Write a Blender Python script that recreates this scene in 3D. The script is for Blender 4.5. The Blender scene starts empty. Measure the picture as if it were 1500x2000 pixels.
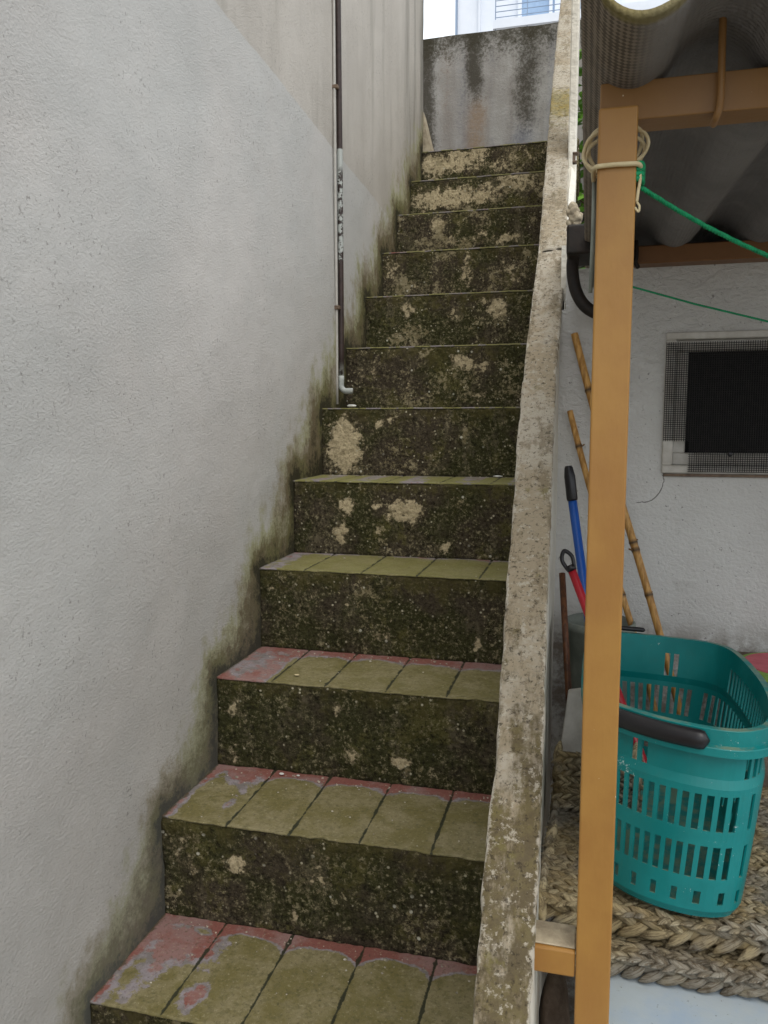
import bpy, bmesh, math, random
from mathutils import Vector, Matrix, noise
C = bpy.context.scene.collection
SC = bpy.context.scene
R = math.radians
# ------------------------------------------------------------------ camera (solved from the photograph's vanishing points)
FPX, PITCH, YAW, ROLL = 1538.5656, -0.112298, 0.253337, 0.0019928
cp, sp, cy, sy = math.cos(PITCH), math.sin(PITCH), math.cos(YAW), math.sin(YAW)
FW = Vector((-sy*cp, cy*cp, sp)); RT = Vector((cy, sy, 0)); DN = FW.cross(RT)
cr, sr = math.cos(ROLL), math.sin(ROLL)
RT, DN = cr*RT + sr*DN, -sr*RT + cr*DN
cam = bpy.data.cameras.new('camera'); co = bpy.data.objects.new('camera', cam); C.objects.link(co)
UP = -DN; BK = -FW
co.matrix_world = Matrix(((RT.x, UP.x, BK.x, 0), (RT.y, UP.y, BK.y, 0), (RT.z, UP.z, BK.z, 0), (0, 0, 0, 1)))
cam.sensor_fit = 'VERTICAL'; cam.sensor_height = 36; cam.sensor_width = 27
cam.lens = 36*FPX/2000; cam.clip_start = .02; cam.clip_end = 800
SC.camera = co
# ------------------------------------------------------------------ world, sun, exposure
SUN_EL, SUN_AZ = R(58), R(150)       # azimuth clockwise from +Y
w = bpy.data.worlds.new('World'); SC.world = w; w.use_nodes = True
nt = w.node_tree; bg = nt.nodes['Background']
sky = nt.nodes.new('ShaderNodeTexSky'); sky.sky_type = 'NISHITA'; sky.sun_disc = False
sky.sun_elevation = SUN_EL; sky.sun_rotation = SUN_AZ; sky.air_density = 1.0; sky.dust_density = 7.0; sky.ozone_density = .6
# thin bright overcast: the clear-sky texture veiled by procedural cloud
tc = nt.nodes.new('ShaderNodeTexCoord'); cl = nt.nodes.new('ShaderNodeTexNoise'); cl.inputs['Scale'].default_value = 2.2; cl.inputs['Detail'].default_value = 6
nt.links.new(tc.outputs['Generated'], cl.inputs['Vector'])
cr_ = nt.nodes.new('ShaderNodeMapRange'); cr_.inputs[1].default_value = .3; cr_.inputs[2].default_value = .6; cr_.inputs[3].default_value = .72; cr_.inputs[4].default_value = .95
nt.links.new(cl.outputs[0], cr_.inputs[0])
mx = nt.nodes.new('ShaderNodeMix'); mx.data_type = 'RGBA'; nt.links.new(cr_.outputs[0], mx.inputs[0]); nt.links.new(sky.outputs[0], mx.inputs[6]); mx.inputs[7].default_value = (6.6, 7.0, 7.4, 1)
nt.links.new(mx.outputs[2], bg.inputs[0]); bg.inputs[1].default_value = .13
sun = bpy.data.lights.new('sun', 'SUN'); sun.energy = .7; sun.angle = R(50); sun.color = (1, .96, .9)
so = bpy.data.objects.new('sun', sun); C.objects.link(so)
sd = Vector((math.sin(SUN_AZ)*math.cos(SUN_EL), math.cos(SUN_AZ)*math.cos(SUN_EL), math.sin(SUN_EL)))
so.rotation_euler = sd.to_track_quat('Z', 'Y').to_euler()
SC.view_settings.view_transform = 'Standard'; SC.view_settings.look = 'None'
SC.view_settings.gamma = 1; SC.view_settings.exposure = 0.74
random.seed(4)

# ------------------------------------------------------------------ helpers
def ray(x, y): return RT*((x-750)/FPX) + DN*((y-1000)/FPX) + FW
def at(x, y, X=None, Y=None, Z=None):
    r = ray(x, y)
    t = X/r.x if X is not None else Y/r.y if Y is not None else Z/r.z
    return r*t
def tag(o, label=None, cat=None, group=None, kind=None):
    if label: o['label'] = label
    if cat: o['category'] = cat
    if group: o['group'] = group
    if kind: o['kind'] = kind
    return o
def empty(name, loc, label, cat, group=None):
    o = bpy.data.objects.new(name, None); C.objects.link(o); o.location = loc; o.empty_display_size = .05
    return tag(o, label, cat, group)
def link(name, me, m, parent=None, smooth=False):
    o = bpy.data.objects.new(name, me); C.objects.link(o)
    if m: me.materials.append(m)
    if smooth:
        for p in me.polygons: p.use_smooth = True
    if parent is not None:
        o.parent = parent; o.location = -Vector(parent.location)
    return o
def obj(name, bm, m, parent=None, smooth=False):
    me = bpy.data.meshes.new(name); bm.normal_update(); bm.to_mesh(me); bm.free()
    return link(name, me, m, parent, smooth)
def BM(): return bmesh.new()
def box(bm, x0, x1, y0, y1, z0, z1, bev=0, seg=1, mat=None):
    n = BM()
    bmesh.ops.create_cube(n, size=1)
    for v in n.verts:
        v.co = Vector(((x0+x1)/2+v.co.x*(x1-x0), (y0+y1)/2+v.co.y*(y1-y0), (z0+z1)/2+v.co.z*(z1-z0)))
    if bev: bmesh.ops.bevel(n, geom=n.edges[:], offset=bev, segments=seg, profile=.5, affect='EDGES')
    if mat is not None: bmesh.ops.transform(n, matrix=mat, verts=n.verts[:])
    me = bpy.data.meshes.new('t'); n.to_mesh(me); n.free(); bm.from_mesh(me); bpy.data.meshes.remove(me)
def tube(bm, pts, r, seg=12, cap=True, rfun=None):
    pts = [Vector(p) for p in pts]; n = len(pts); rings = []
    t0 = (pts[1]-pts[0]).normalized(); u = t0.orthogonal().normalized()
    for i, p in enumerate(pts):
        t = (pts[min(i+1, n-1)]-pts[max(i-1, 0)]).normalized()
        u = (u - t*u.dot(t)).normalized(); v = t.cross(u)
        rr = rfun(i/(n-1)) if rfun else r
        rings.append([bm.verts.new(p + (u*math.cos(a)+v*math.sin(a))*rr) for a in [2*math.pi*k/seg for k in range(seg)]])
    for a, b in zip(rings, rings[1:]):
        for k in range(seg): bm.faces.new((a[k], a[(k+1) % seg], b[(k+1) % seg], b[k]))
    if cap: bm.faces.new(rings[0][::-1]); bm.faces.new(rings[-1])
def spline(P, n=12, closed=False):
    P = [Vector(p) for p in P]; out = []; m = len(P)
    rng = range(m) if closed else range(m-1)
    for i in rng:
        g = lambda k: P[k % m] if closed else P[max(0, min(m-1, k))]
        a, b, c, d = g(i-1), g(i), g(i+1), g(i+2)
        for k in range(n):
            t = k/n
            out.append(.5*((2*b)+(c-a)*t+(2*a-5*b+4*c-d)*t*t+(3*b-a-3*c+d)*t**3))
    if not closed: out.append(P[-1].copy())
    return out
def lin(s):
    s = s.lstrip('#'); v = [int(s[i:i+2], 16)/255 for i in (0, 2, 4)]
    return tuple(((c/12.92) if c < .04045 else ((c+.055)/1.055)**2.4) for c in v)+(1,)
class Mat:
    def __init__(s, name, rough=.8, spec=.3):
        s.m = bpy.data.materials.new(name); s.m.use_nodes = True; s.t = s.m.node_tree
        s.b = s.t.nodes['Principled BSDF']; s.b.inputs['Roughness'].default_value = rough
        s.b.inputs['Specular IOR Level'].default_value = spec
        s.geo = s.t.nodes.new('ShaderNodeNewGeometry'); s.P = s.geo.outputs['Position']
    def put(s, sock, v):
        if hasattr(v, 'links') or isinstance(v, bpy.types.NodeSocket): s.t.links.new(v, sock)
        elif v is not None: sock.default_value = v
    def noise(s, scale, detail=6, rough=.6, vec=None, dist=0, stretch=None):
        n = s.t.nodes.new('ShaderNodeTexNoise'); v = vec or s.P
        if stretch: v = s.mapv(v, stretch)
        s.put(n.inputs['Vector'], v); n.inputs['Scale'].default_value = scale; n.inputs['Detail'].default_value = detail
        n.inputs['Roughness'].default_value = rough; n.inputs['Distortion'].default_value = dist
        return n.outputs[0]
    def mapv(s, v, sc, loc=(0, 0, 0)):
        n = s.t.nodes.new('ShaderNodeMapping'); n.inputs['Scale'].default_value = sc; n.inputs['Location'].default_value = loc
        s.put(n.inputs[0], v); return n.outputs[0]
    def voro(s, scale, feature='F1', out='Distance', vec=None, rand=1):
        n = s.t.nodes.new('ShaderNodeTexVoronoi'); n.feature = feature; s.put(n.inputs['Vector'], vec or s.P)
        n.inputs['Scale'].default_value = scale; n.inputs['Randomness'].default_value = rand; return n.outputs[out]
    def math(s, op, a, b=None, c=None, clamp=False):
        n = s.t.nodes.new('ShaderNodeMath'); n.operation = op; n.use_clamp = clamp
        s.put(n.inputs[0], a); s.put(n.inputs[1], b); s.put(n.inputs[2], c); return n.outputs[0]
    def ramp(s, v, a, b, lo=0., hi=1.):
        n = s.t.nodes.new('ShaderNodeMapRange'); n.interpolation_type = 'SMOOTHSTEP'
        s.put(n.inputs[0], v)
        for i, q in enumerate((a, b, lo, hi)): n.inputs[i+1].default_value = q
        return n.outputs[0]
    def mix(s, f, a, b, mode='MIX'):
        n = s.t.nodes.new('ShaderNodeMix'); n.data_type = 'RGBA'; n.blend_type = mode
        s.put(n.inputs[0], f); s.put(n.inputs[6], a); s.put(n.inputs[7], b); return n.outputs[2]
    def attr(s, name):
        n = s.t.nodes.new('ShaderNodeAttribute'); n.attribute_name = name; return n.outputs['Fac']
    def sep(s, v=None):
        n = s.t.nodes.new('ShaderNodeSeparateXYZ'); s.put(n.inputs[0], v or s.P); return n.outputs
    def wob(s, amt, scale):
        n = s.t.nodes.new('ShaderNodeTexNoise'); s.put(n.inputs['Vector'], s.P); n.inputs['Scale'].default_value = scale; n.inputs['Detail'].default_value = 5
        a = s.t.nodes.new('ShaderNodeVectorMath'); a.operation = 'MULTIPLY_ADD'; s.put(a.inputs[0], n.outputs[1]); a.inputs[1].default_value = (amt,)*3; s.put(a.inputs[2], s.P); return a.outputs[0]
    def color(s, c): s.put(s.b.inputs['Base Color'], c); return s
    def rough(s, c): s.put(s.b.inputs['Roughness'], c); return s
    def bump(s, h, dist=.002, strength=1):
        n = s.t.nodes.new('ShaderNodeBump'); n.inputs['Distance'].default_value = dist; n.inputs['Strength'].default_value = strength
        s.put(n.inputs['Height'], h)
        if s.b.inputs['Normal'].links: s.t.links.new(s.b.inputs['Normal'].links[0].from_socket, n.inputs['Normal'])
        s.t.links.new(n.outputs[0], s.b.inputs['Normal']); return s
def fattr(me, name, vals):
    a = me.attributes.new(name, 'FLOAT', 'POINT'); a.data.foreach_set('value', vals)
def sm(x, a, b):
    t = max(0, min(1, (x-a)/(b-a))); return t*t*(3-2*t)
def nz(x, y, z, s=1): return noise.noise(Vector((x*s, y*s, z*s)))

# ------------------------------------------------------------------ materials
XL = -.7805; Y0 = 1.0521; Z0 = -.955; D = .24332; H = .2; GROUND = -1.355
def m_stucco():
    m = Mat('white_stucco', .9, .2)
    X, Y, Z = m.sep()
    big = m.noise(1.6, 4, .55); mid = m.noise(9, 6, .6)
    lower = m.mix(m.ramp(big, .35, .65), lin('#bfbeba'), lin('#c6c2bd'))
    lower = m.mix(m.ramp(mid, .3, .75, 0, .2), lower, lin('#b0b0ad'))
    streak = m.noise(1.0, 6, .6, stretch=(3, 3, .8)); streak2 = m.noise(1.0, 5, .6, stretch=(9, 10, .9))
    up = m.mix(m.ramp(streak, .35, .65), lin('#c2bcb3'), lin('#b3ada4'))
    up = m.mix(m.ramp(streak2, .52, .72, 0, .35), up, lin('#8f8b80'))
    # darker weathering towards the far end of the wall
    farend = m.math('MULTIPLY', m.ramp(Y, 3.15, 3.6), m.ramp(streak2, .38, .62))
    up = m.mix(m.math('MULTIPLY', farend, .65), up, lin('#66645c'))
    # edge of the newer coat of paint: a nearly level line, slightly uneven
    ln = m.math('ADD', m.math('MULTIPLY_ADD', Y, -.050, .958), m.math('MULTIPLY', m.math('SUBTRACT', m.noise(14, 4), .5), .014))
    pf = m.ramp(m.math('SUBTRACT', Z, ln), -.002, .004)
    col = m.mix(pf, lower, up)
    # small dark pores and pits
    pore = m.math('MULTIPLY', m.ramp(m.noise(130, 3, .7), .60, .68), m.ramp(m.noise(4, 3), .38, .6))
    col = m.mix(m.math('MULTIPLY', pore, .55), col, lin('#6f6a64'))
    # moss and grime creeping up from the steps
    moss = m.attr('moss')
    n1 = m.noise(26, 8, .72); n2 = m.noise(7, 5, .6)
    f = m.math('ADD', moss, m.math('ADD', m.math('MULTIPLY', m.math('SUBTRACT', n1, .5), 1.3), m.math('ADD', m.math('MULTIPLY', m.math('SUBTRACT', n2, .5), .7), m.math('MULTIPLY', m.math('SUBTRACT', m.noise(1, 5, .65, stretch=(14, 14, 2.5)), .5), .9))))
    f = m.math('MULTIPLY', f, m.ramp(moss, .03, .16))
    tint = m.mix(m.ramp(m.noise(5, 3), .4, .6), lin('#a5a47f'), lin('#9b917c'))
    col = m.mix(m.ramp(f, .06, .48, 0, .85), col, tint)
    olive = m.mix(m.ramp(n2, .4, .6), lin('#6b673f'), lin('#6a5e45'))
    col = m.mix(m.ramp(m.math('ADD', f, m.math('MULTIPLY', m.math('SUBTRACT', m.noise(90, 5, .7), .5), .7)), .36, .85, 0, .9), col, olive)
    col = m.mix(m.ramp(m.math('ADD', f, m.math('MULTIPLY', m.math('SUBTRACT', m.noise(70, 6, .75), .5), 1.2)), .84, 1.3, 0, .9), col, lin('#2f2d1e'))
    gr_ = m.math('ADD', m.noise(2.2, 6, .7), m.math('MULTIPLY', m.math('SUBTRACT', m.noise(60, 4, .7), .5), .5))
    col = m.mix(m.ramp(gr_, .56, .74, 0, .10), col, lin('#938f88'))
    col = m.mix(m.math('MULTIPLY', m.ramp(Z, -.2, -1.0), .2), col, lin('#a5aaac'))
    m.color(col)
    h = m.math('ADD', m.math('MULTIPLY', m.noise(165, 7, .72, stretch=(1, 1, 1.3)), m.ramp(m.noise(3.5, 4), .3, .7, .65, 1.15)), m.math('MULTIPLY', m.noise(48, 3, .5), .22))
    m.bump(h, .0050, .8); m.bump(m.noise(4, 3), .02, .5)
    return m.m
def m_riser():
    m = Mat('mossy_concrete', .93, .15)
    def cn(sc, k, det=6, ro=.7, **kw): return m.math('MULTIPLY', m.math('SUBTRACT', m.noise(sc, det, ro, **kw), .5), k)
    big = m.noise(5.5, 6, .62); med = m.noise(22, 8, .75); fine = m.noise(120, 6, .75); vst = m.noise(1, 7, .7, stretch=(18, 18, 5))
    col = m.mix(m.ramp(big, .42, .56), lin('#453d31'), lin('#3b3b22'))
    col = m.mix(m.ramp(m.math('ADD', vst, cn(90, .5)), .52, .68, 0, .65), col, lin('#6a624f'))
    col = m.mix(m.ramp(m.math('ADD', m.noise(8, 6, .7), cn(70, .5)), .54, .66, 0, .75), col, lin('#5b5731'))
    col = m.mix(m.ramp(fine, .47, .38, 0, .85), col, lin('#1b1912'))
    col = m.mix(m.math('MULTIPLY', m.ramp(fine, .53, .62), m.ramp(med, .42, .56, .12, .95)), col, lin('#8f866a'))
    gz = m.math('ADD', m.attr('green'), m.math('ADD', cn(34, 2.6, 8, .78), cn(1, 1.6, 6, .7, stretch=(30, 30, 7))))
    col = m.mix(m.ramp(gz, .45, 1.0, 0, .75), col, lin('#504a2a'))
    p = m.attr('patch')
    f = m.math('ADD', p, m.math('ADD', cn(55, 2.2, 8, .78), m.math('ADD', cn(20, 1.3, 8, .7), cn(170, 1.2, 3, .6))))
    col = m.mix(m.ramp(f, .40, .62, 0, .60), col, lin('#857a60'))
    col = m.mix(m.ramp(f, .66, .80), col, m.mix(m.ramp(fine, .40, .55), lin('#a39577'), lin('#c6b796')))
    cf_ = m.math('ADD', m.noise(85, 8, .8), m.math('ADD', cn(9, 1.1, 5, .65), m.math('MULTIPLY', m.attr('dens'), .09)))
    col = m.mix(m.ramp(cf_, .67, .71, 0, .85), col, m.mix(m.ramp(med, .42, .58), lin('#a3987a'), lin('#857a5c')))
    v = m.voro(60); sp_ = m.math('MULTIPLY', m.ramp(v, .20, .10), m.ramp(m.noise(21, 2), .50, .60))
    col = m.mix(sp_, col, lin('#b9b29a'))
    v = m.voro(27); sp_ = m.math('MULTIPLY', m.ramp(v, .12, .07), m.ramp(m.noise(9, 2), .48, .60))
    col = m.mix(sp_, col, lin('#c9c6b6'))
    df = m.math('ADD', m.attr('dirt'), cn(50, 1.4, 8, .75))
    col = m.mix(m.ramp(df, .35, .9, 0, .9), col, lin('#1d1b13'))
    m.color(col)
    hh = m.math('ADD', m.noise(110, 6, .72), m.math('MULTIPLY', m.ramp(f, .5, .8), -.35))
    m.bump(hh, .012, .9)
    return m.m
def m_tread():
    m = Mat('painted_tile', .62, .35)
    big = m.noise(7, 5, .6); med = m.noise(34, 7, .7); fine = m.noise(160, 4, .7)
    red = m.mix(m.ramp(m.math('ADD', big, m.math('MULTIPLY', m.math('SUBTRACT', med, .5), .5)), .42, .60), lin('#82524a'), lin('#8b6d68'))
    ol = m.mix(m.ramp(m.noise(13, 7, .72), .40, .60), lin('#6e663e'), lin('#837a5a'))
    ol = m.mix(m.ramp(m.noise(70, 5, .75), .50, .62, 0, .55), ol, lin('#5d5838'))
    ol = m.mix(m.math('MULTIPLY', m.attr('mossy'), m.ramp(med, .3, .65, .3, 1)), ol, lin('#7c7b42'))
    f = m.math('ADD', m.attr('red'), m.math('ADD', m.math('MULTIPLY', m.math('SUBTRACT', m.noise(36, 8, .72), .5), 1.0), m.math('MULTIPLY', m.math('SUBTRACT', m.noise(10, 4, .6), .5), .9)))
    hal = m.mix(m.ramp(med, .4, .6), lin('#77716e'), lin('#8d8588'))
    col = m.mix(m.ramp(f, .40, .47), ol, hal)
    col = m.mix(m.ramp(f, .58, .66), col, red)
    col = m.mix(m.ramp(fine, .57, .66, 0, .6), col, lin('#4a4630'))
    col = m.mix(m.ramp(fine, .42, .34, 0, .4), col, lin('#a8a084'))
    g = m.math('ADD', m.attr('joint'), m.math('MULTIPLY', m.math('SUBTRACT', med, .5), 2.6))
    col = m.mix(m.ramp(g, .45, .75, 0, .95), col, lin('#2a2c1c'))
    ed = m.math('ADD', m.attr('edge'), m.math('MULTIPLY', m.math('SUBTRACT', med, .5), 2.4))
    col = m.mix(m.ramp(ed, .4, .8, 0, .85), col, lin('#403c28'))
    m.color(col); m.bump(m.math('ADD', fine, m.math('MULTIPLY', med, 1.5)), .002, .7)
    return m.m
def m_coping():
    m = Mat('weathered_coping', .92, .2)
    def cn(sc, k, det=6, ro=.72): return m.math('MULTIPLY', m.math('SUBTRACT', m.noise(sc, det, ro), .5), k)
    big = m.noise(5, 5, .6); med = m.noise(34, 8, .75); fine = m.noise(150, 6, .75)
    col = m.mix(m.ramp(m.math('ADD', big, cn(60, .5)), .42, .58), lin('#a0937c'), lin('#b3aa99'))
    col = m.mix(m.ramp(m.math('ADD', m.noise(30, 6, .7, stretch=(1, .22, .22)), cn(80, .7)), .50, .62, 0, .75), col, lin('#7f735d'))
    low = m.math('ADD', m.attr('low'), m.math('ADD', m.math('MULTIPLY', m.math('SUBTRACT', m.noise(26, 7, .7, stretch=(1, .3, .3)), .5), 3.0), cn(60, 1.6)))
    col = m.mix(m.ramp(low, .32, .85, 0, .95), col, m.mix(m.ramp(med, .42, .58), lin('#5f543e'), lin('#6c6142')))
    col = m.mix(m.ramp(m.math('ADD', m.noise(9, 5, .7), cn(70, .5)), .60, .68, 0, .5), col, lin('#77703f'))
    col = m.mix(m.ramp(m.math('ADD', m.noise(48, 8, .78), cn(160, .6)), .565, .64, 0, .8), col, lin('#bbb3a2'))
    e = m.math('ADD', m.attr('edge'), m.math('ADD', cn(18, 2.6), cn(70, 2.0)))
    col = m.mix(m.ramp(e, .55, .95, 0, .85), col, lin('#cbc3b3'))
    yl = m.math('ADD', m.attr('yel'), cn(50, 1.5))
    col = m.mix(m.ramp(yl, .4, .9, 0, .75), col, m.mix(m.ramp(med, .4, .6), lin('#8f7b2e'), lin('#7c7346')))
    col = m.mix(m.ramp(fine, .46, .37, 0, .8), col, lin('#40382b'))
    col = m.mix(m.ramp(m.attr('crack'), .4, .9), col, lin('#2b261d'))
    m.color(col); m.bump(m.math('ADD', m.noise(110, 6, .72), m.math('MULTIPLY', m.attr('crack'), -1.5)), .008, .85)
    return m.m
def m_oldwhite(name='old_white_render', dirt=.5, c1='#b9b8b4', c2='#a7a49c', bs=.006, sc=60):
    m = Mat(name, .9, .2)
    big = m.noise(3, 5, .6); med = m.noise(18, 7, .7)
    col = m.mix(m.ramp(big, .35, .65), lin(c1), lin(c2))
    col = m.mix(m.ramp(m.noise(1, 6, .7, stretch=(16, 16, 2)), .58, .8, 0, dirt), col, lin('#847d6e'))
    col = m.mix(m.ramp(m.noise(70, 3, .7), .68, .76, 0, dirt), col, lin('#58534a'))
    m.color(col)
    m.bump(m.math('ADD', m.noise(sc, 4, .6), m.math('MULTIPLY', m.noise(12, 4, .6, stretch=(1, 1, 1.6)), 1.6)), bs, .9)
    return m.m
def m_house():
    m = Mat('house_wall_render', .9, .2)
    X, Y, Z = m.sep()
    big = m.noise(3, 5, .6)
    col = m.mix(m.ramp(big, .35, .65), lin('#d2d1cd'), lin('#c7c5c1'))
    col = m.mix(m.math('MULTIPLY', m.ramp(m.noise(110, 3, .7), .66, .71), .6), col, lin('#5f5a55'))
    col = m.mix(m.ramp(m.noise(10, 5, .7), .6, .8, 0, .25), col, lin('#8e8a80'))
    col = m.mix(m.math('MULTIPLY', m.ramp(Z, -.38, -.47), m.ramp(m.noise(25, 6, .7), .35, .6)), col, lin('#8c8278'))
    # hairline crack running from the window corner
    wob = m.math('MULTIPLY', m.math('SUBTRACT', m.noise(30, 4, .6), .5), .02)
    dx = m.math('SUBTRACT', X, m.math('ADD', .139, wob)); dz = m.math('SUBTRACT', Z, m.math('ADD', -.135, wob))
    # quarter arc of radius .045 centred left of the window corner
    rr = m.math('SQRT', m.math('ADD', m.math('POWER', m.math('SUBTRACT', X, m.math('ADD', .100, wob)), 2), m.math('POWER', m.math('SUBTRACT', Z, m.math('ADD', -.115, wob)), 2)))
    arc = m.ramp(m.math('ABSOLUTE', m.math('SUBTRACT', rr, .047)), .0016, .0006)
    arc = m.math('MULTIPLY', arc, m.math('MULTIPLY', m.ramp(Z, -.100, -.106), m.ramp(X, .093, .10)))
    col = m.mix(m.math('MULTIPLY', arc, .8), col, lin('#4d4843'))
    m.color(col)
    up = m.ramp(Z, -.12, .1, .35, 1.0)
    h = m.math('ADD', m.math('MULTIPLY', m.noise(42, 5, .62, dist=1.2, stretch=(1, 1, 1.7)), up), m.math('MULTIPLY', m.noise(150, 3), .35))
    m.bump(h, .0075, .9)
    return m.m
def m_back():
    m = Mat('stained_concrete', .92, .15)
    med = m.noise(14, 7, .7); fine = m.noise(80, 5, .75)
    col = m.mix(m.ramp(m.noise(4, 5), .35, .65), lin('#8b8781'), lin('#9e9b95'))
    col = m.mix(m.ramp(m.noise(1, 6, .65, stretch=(7, 7, .9)), .45, .7, 0, .7), col, lin('#787069'))
    def fld(name, c, lo, hi, mx):
        nonlocal col
        f = m.math('ADD', m.attr(name), m.math('ADD', m.math('MULTIPLY', m.math('SUBTRACT', med, .5), 1.0), m.math('MULTIPLY', m.math('SUBTRACT', fine, .5), 1.5)))
        col = m.mix(m.ramp(f, lo, hi, 0, mx), col, lin(c))
    fld('brown', '#836f5b', .1, 1.0, .85); fld('blue', '#666974', .1, 1.1, .7); fld('dark', '#3a352b', .2, 1.0, .9); fld('top', '#3b372b', .25, .9, .9)
    col = m.mix(m.ramp(fine, .64, .72, 0, .5), col, lin('#b7b2a6'))
    col = m.mix(m.ramp(fine, .38, .28, 0, .5), col, lin('#4a4740'))
    m.color(col); m.bump(fine, .008, .7); return m.m
def m_paint(name, c1, c2=None, rough=.45, spec=.4, chips=True, bs=.0006):
    m = Mat(name, rough, spec)
    col = m.mix(m.ramp(m.noise(9, 5, .6), .35, .65), lin(c1), lin(c2 or c1))
    if chips: 
        col = m.mix(m.ramp(m.noise(120, 3, .6), .72, .74, 0, .8), col, lin('#d8cdb4'))
        col = m.mix(m.ramp(m.math('ADD', m.noise(38, 8, .8), m.math('MULTIPLY', m.noise(5, 3), .35)), .86, .90, 0, .75), col, lin('#6e4a22'))
        col = m.mix(m.ramp(m.noise(1, 5, .7, stretch=(60, 60, 4)), .6, .8, 0, .25), col, lin('#5b3d1c'))
    m.color(col); m.bump(m.noise(40, 5, .6, stretch=(1, 1, .35)), bs*3, .6); return m.m
def m_simple(name, c1, c2, rough=.7, sc=20, bs=.001, spec=.3, stretch=None, metal=0):
    m = Mat(name, rough, spec); n = m.noise(sc, 6, .65, stretch=stretch)
    m.color(m.mix(m.ramp(n, .32, .68), lin(c1), lin(c2))); m.b.inputs['Metallic'].default_value = metal
    if bs: m.bump(n, bs, .8)
    return m.m
def m_sheet():
    m = Mat('fibre_cement', .95, .1)
    X, Y, Z = m.sep()
    a = m.math('MULTIPLY', m.math('SINE', m.math('MULTIPLY', Y, 2*math.pi/.0062)), 1); b = m.math('SINE', m.math('MULTIPLY', X, 2*math.pi/.0055))
    g = m.math('MULTIPLY', m.math('ADD', m.math('ADD', a, b), 2), .25)
    big = m.noise(6, 6, .65); med = m.noise(30, 7, .7)
    col = m.mix(m.ramp(big, .35, .65), lin('#74716f'), lin('#85827f'))
    left = m.ramp(X, .05, .02)
    tx = m.mix(m.ramp(m.math('ADD', g, m.math('MULTIPLY', m.math('SUBTRACT', med, .5), 1.4)), .3, .7), lin('#5d554a'), lin('#857a6b'))
    col = m.mix(m.math('MULTIPLY', left, m.ramp(big, .25, .6, .4, 1)), col, tx)
    front = m.math('ADD', m.ramp(Y, .73, .70), m.math('MULTIPLY', m.math('SUBTRACT', med, .5), .9))
    col = m.mix(m.ramp(front, .45, .9, 0, .75), col, lin('#7c7247'))
    m.color(col); m.bump(m.math('ADD', m.math('MULTIPLY', g, .35), m.math('ADD', med, m.noise(140, 4, .7))), .003, .9); return m.m
def m_weave():
    m = Mat('seagrass_weave', .75, .25)
    a = m.attr('rnd'); n = m.noise(30, 5, .6); cb = m.t.nodes.new('ShaderNodeCombineXYZ'); m.put(cb.inputs[0], m.math('MULTIPLY', m.attr('fu'), 3.2)); m.put(cb.inputs[1], m.attr('fl')); m.put(cb.inputs[2], m.math('MULTIPLY', a, 37.0))
    s_ = m.noise(1.6, 5, .7, vec=cb.outputs[0])
    col = m.mix(a, lin('#9a8862'), lin('#c0b18e'))
    col = m.mix(m.ramp(m.noise(9, 3), .45, .62, 0, .75), col, lin('#8b8983'))
    col = m.mix(m.ramp(s_, .45, .62, 0, .75), col, lin('#5d4d36'))
    col = m.mix(m.ramp(m.noise(60, 5, .7), .5, .62, 0, .6), col, lin('#4b3f2c'))
    m.color(col); m.bump(s_, .0035, 1); return m.m
def m_bamboo(name, c1, c2):
    m = Mat(name, .5, .4)
    n = m.noise(1, 5, .6, stretch=(160, 160, 14))
    m.color(m.mix(m.attr('ring'), m.mix(m.ramp(n, .40, .62), lin(c1), lin(c2)), lin('#3b2714'))); m.bump(n, .0012, .8); return m.m
M = dict(stucco=m_stucco(), riser=m_riser(), tread=m_tread(), coping=m_coping(), oldwhite=m_oldwhite('parapet_render', .5, '#e0dccf', '#d0cabc'),
         house=m_house(), back=m_back(), ochre=m_paint('ochre_paint', '#9f763a', '#946a34'), brownpaint=m_paint('brown_paint', '#8f6a3d', '#856137'),
         darkbrown=m_paint('rear_beam_paint', '#7a5431', '#6d4a2a', chips=False), sheet=m_sheet(), weave=m_weave(),
         bamboo=m_bamboo('bamboo_cane', '#9a6f35', '#c29453'), stick=m_bamboo('brown_wood', '#4e2f1c', '#6b4226'))
M['ground'] = m_simple('patio_concrete', '#6d665a', '#837b6d', .9, 12, .004)
M['winframe'] = m_simple('aged_white_paint', '#b4afa6', '#c9c5bd', .6, 30, .001)
M['wire'] = m_simple('dusty_wire', '#0f0e0d', '#24211e', .6, 80, 0)
M['dark'] = m_simple('dark_glass', '#060505', '#0a0808', .6, 10, 0, .2)
M['black'] = m_simple('black_plastic', '#141316', '#1d1b1e', .38, 40, .0005, .5)
M['cream'] = m_simple('cream_cord', '#b8a67e', '#cbbd98', .6, 60, .0005)
M['green'] = m_simple('green_rope', '#0d7a4f', '#12935f', .55, 150, .001)
M['rubber'] = m_simple('black_pipe', '#17130f', '#251c15', .6, 60, .001)
M['blue'] = m_simple('blue_tube', '#1d4f9e', '#2559ab', .35, 20, 0, .5)
M['red'] = m_simple('red_tube', '#a81f2c', '#b52a34', .35, 20, 0, .5)
M['whiteplastic'] = m_simple('white_plastic', '#c9c9c4', '#dcdcd6', .5, 30, .0005)
M['greypaint'] = m_simple('grey_conduit', '#9aa09c', '#afb2ad', .6, 60, .0006)
M['conduit'] = m_simple('painted_conduit', '#a9a69f', '#b7b4ad', .7, 60, .0006)
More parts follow.
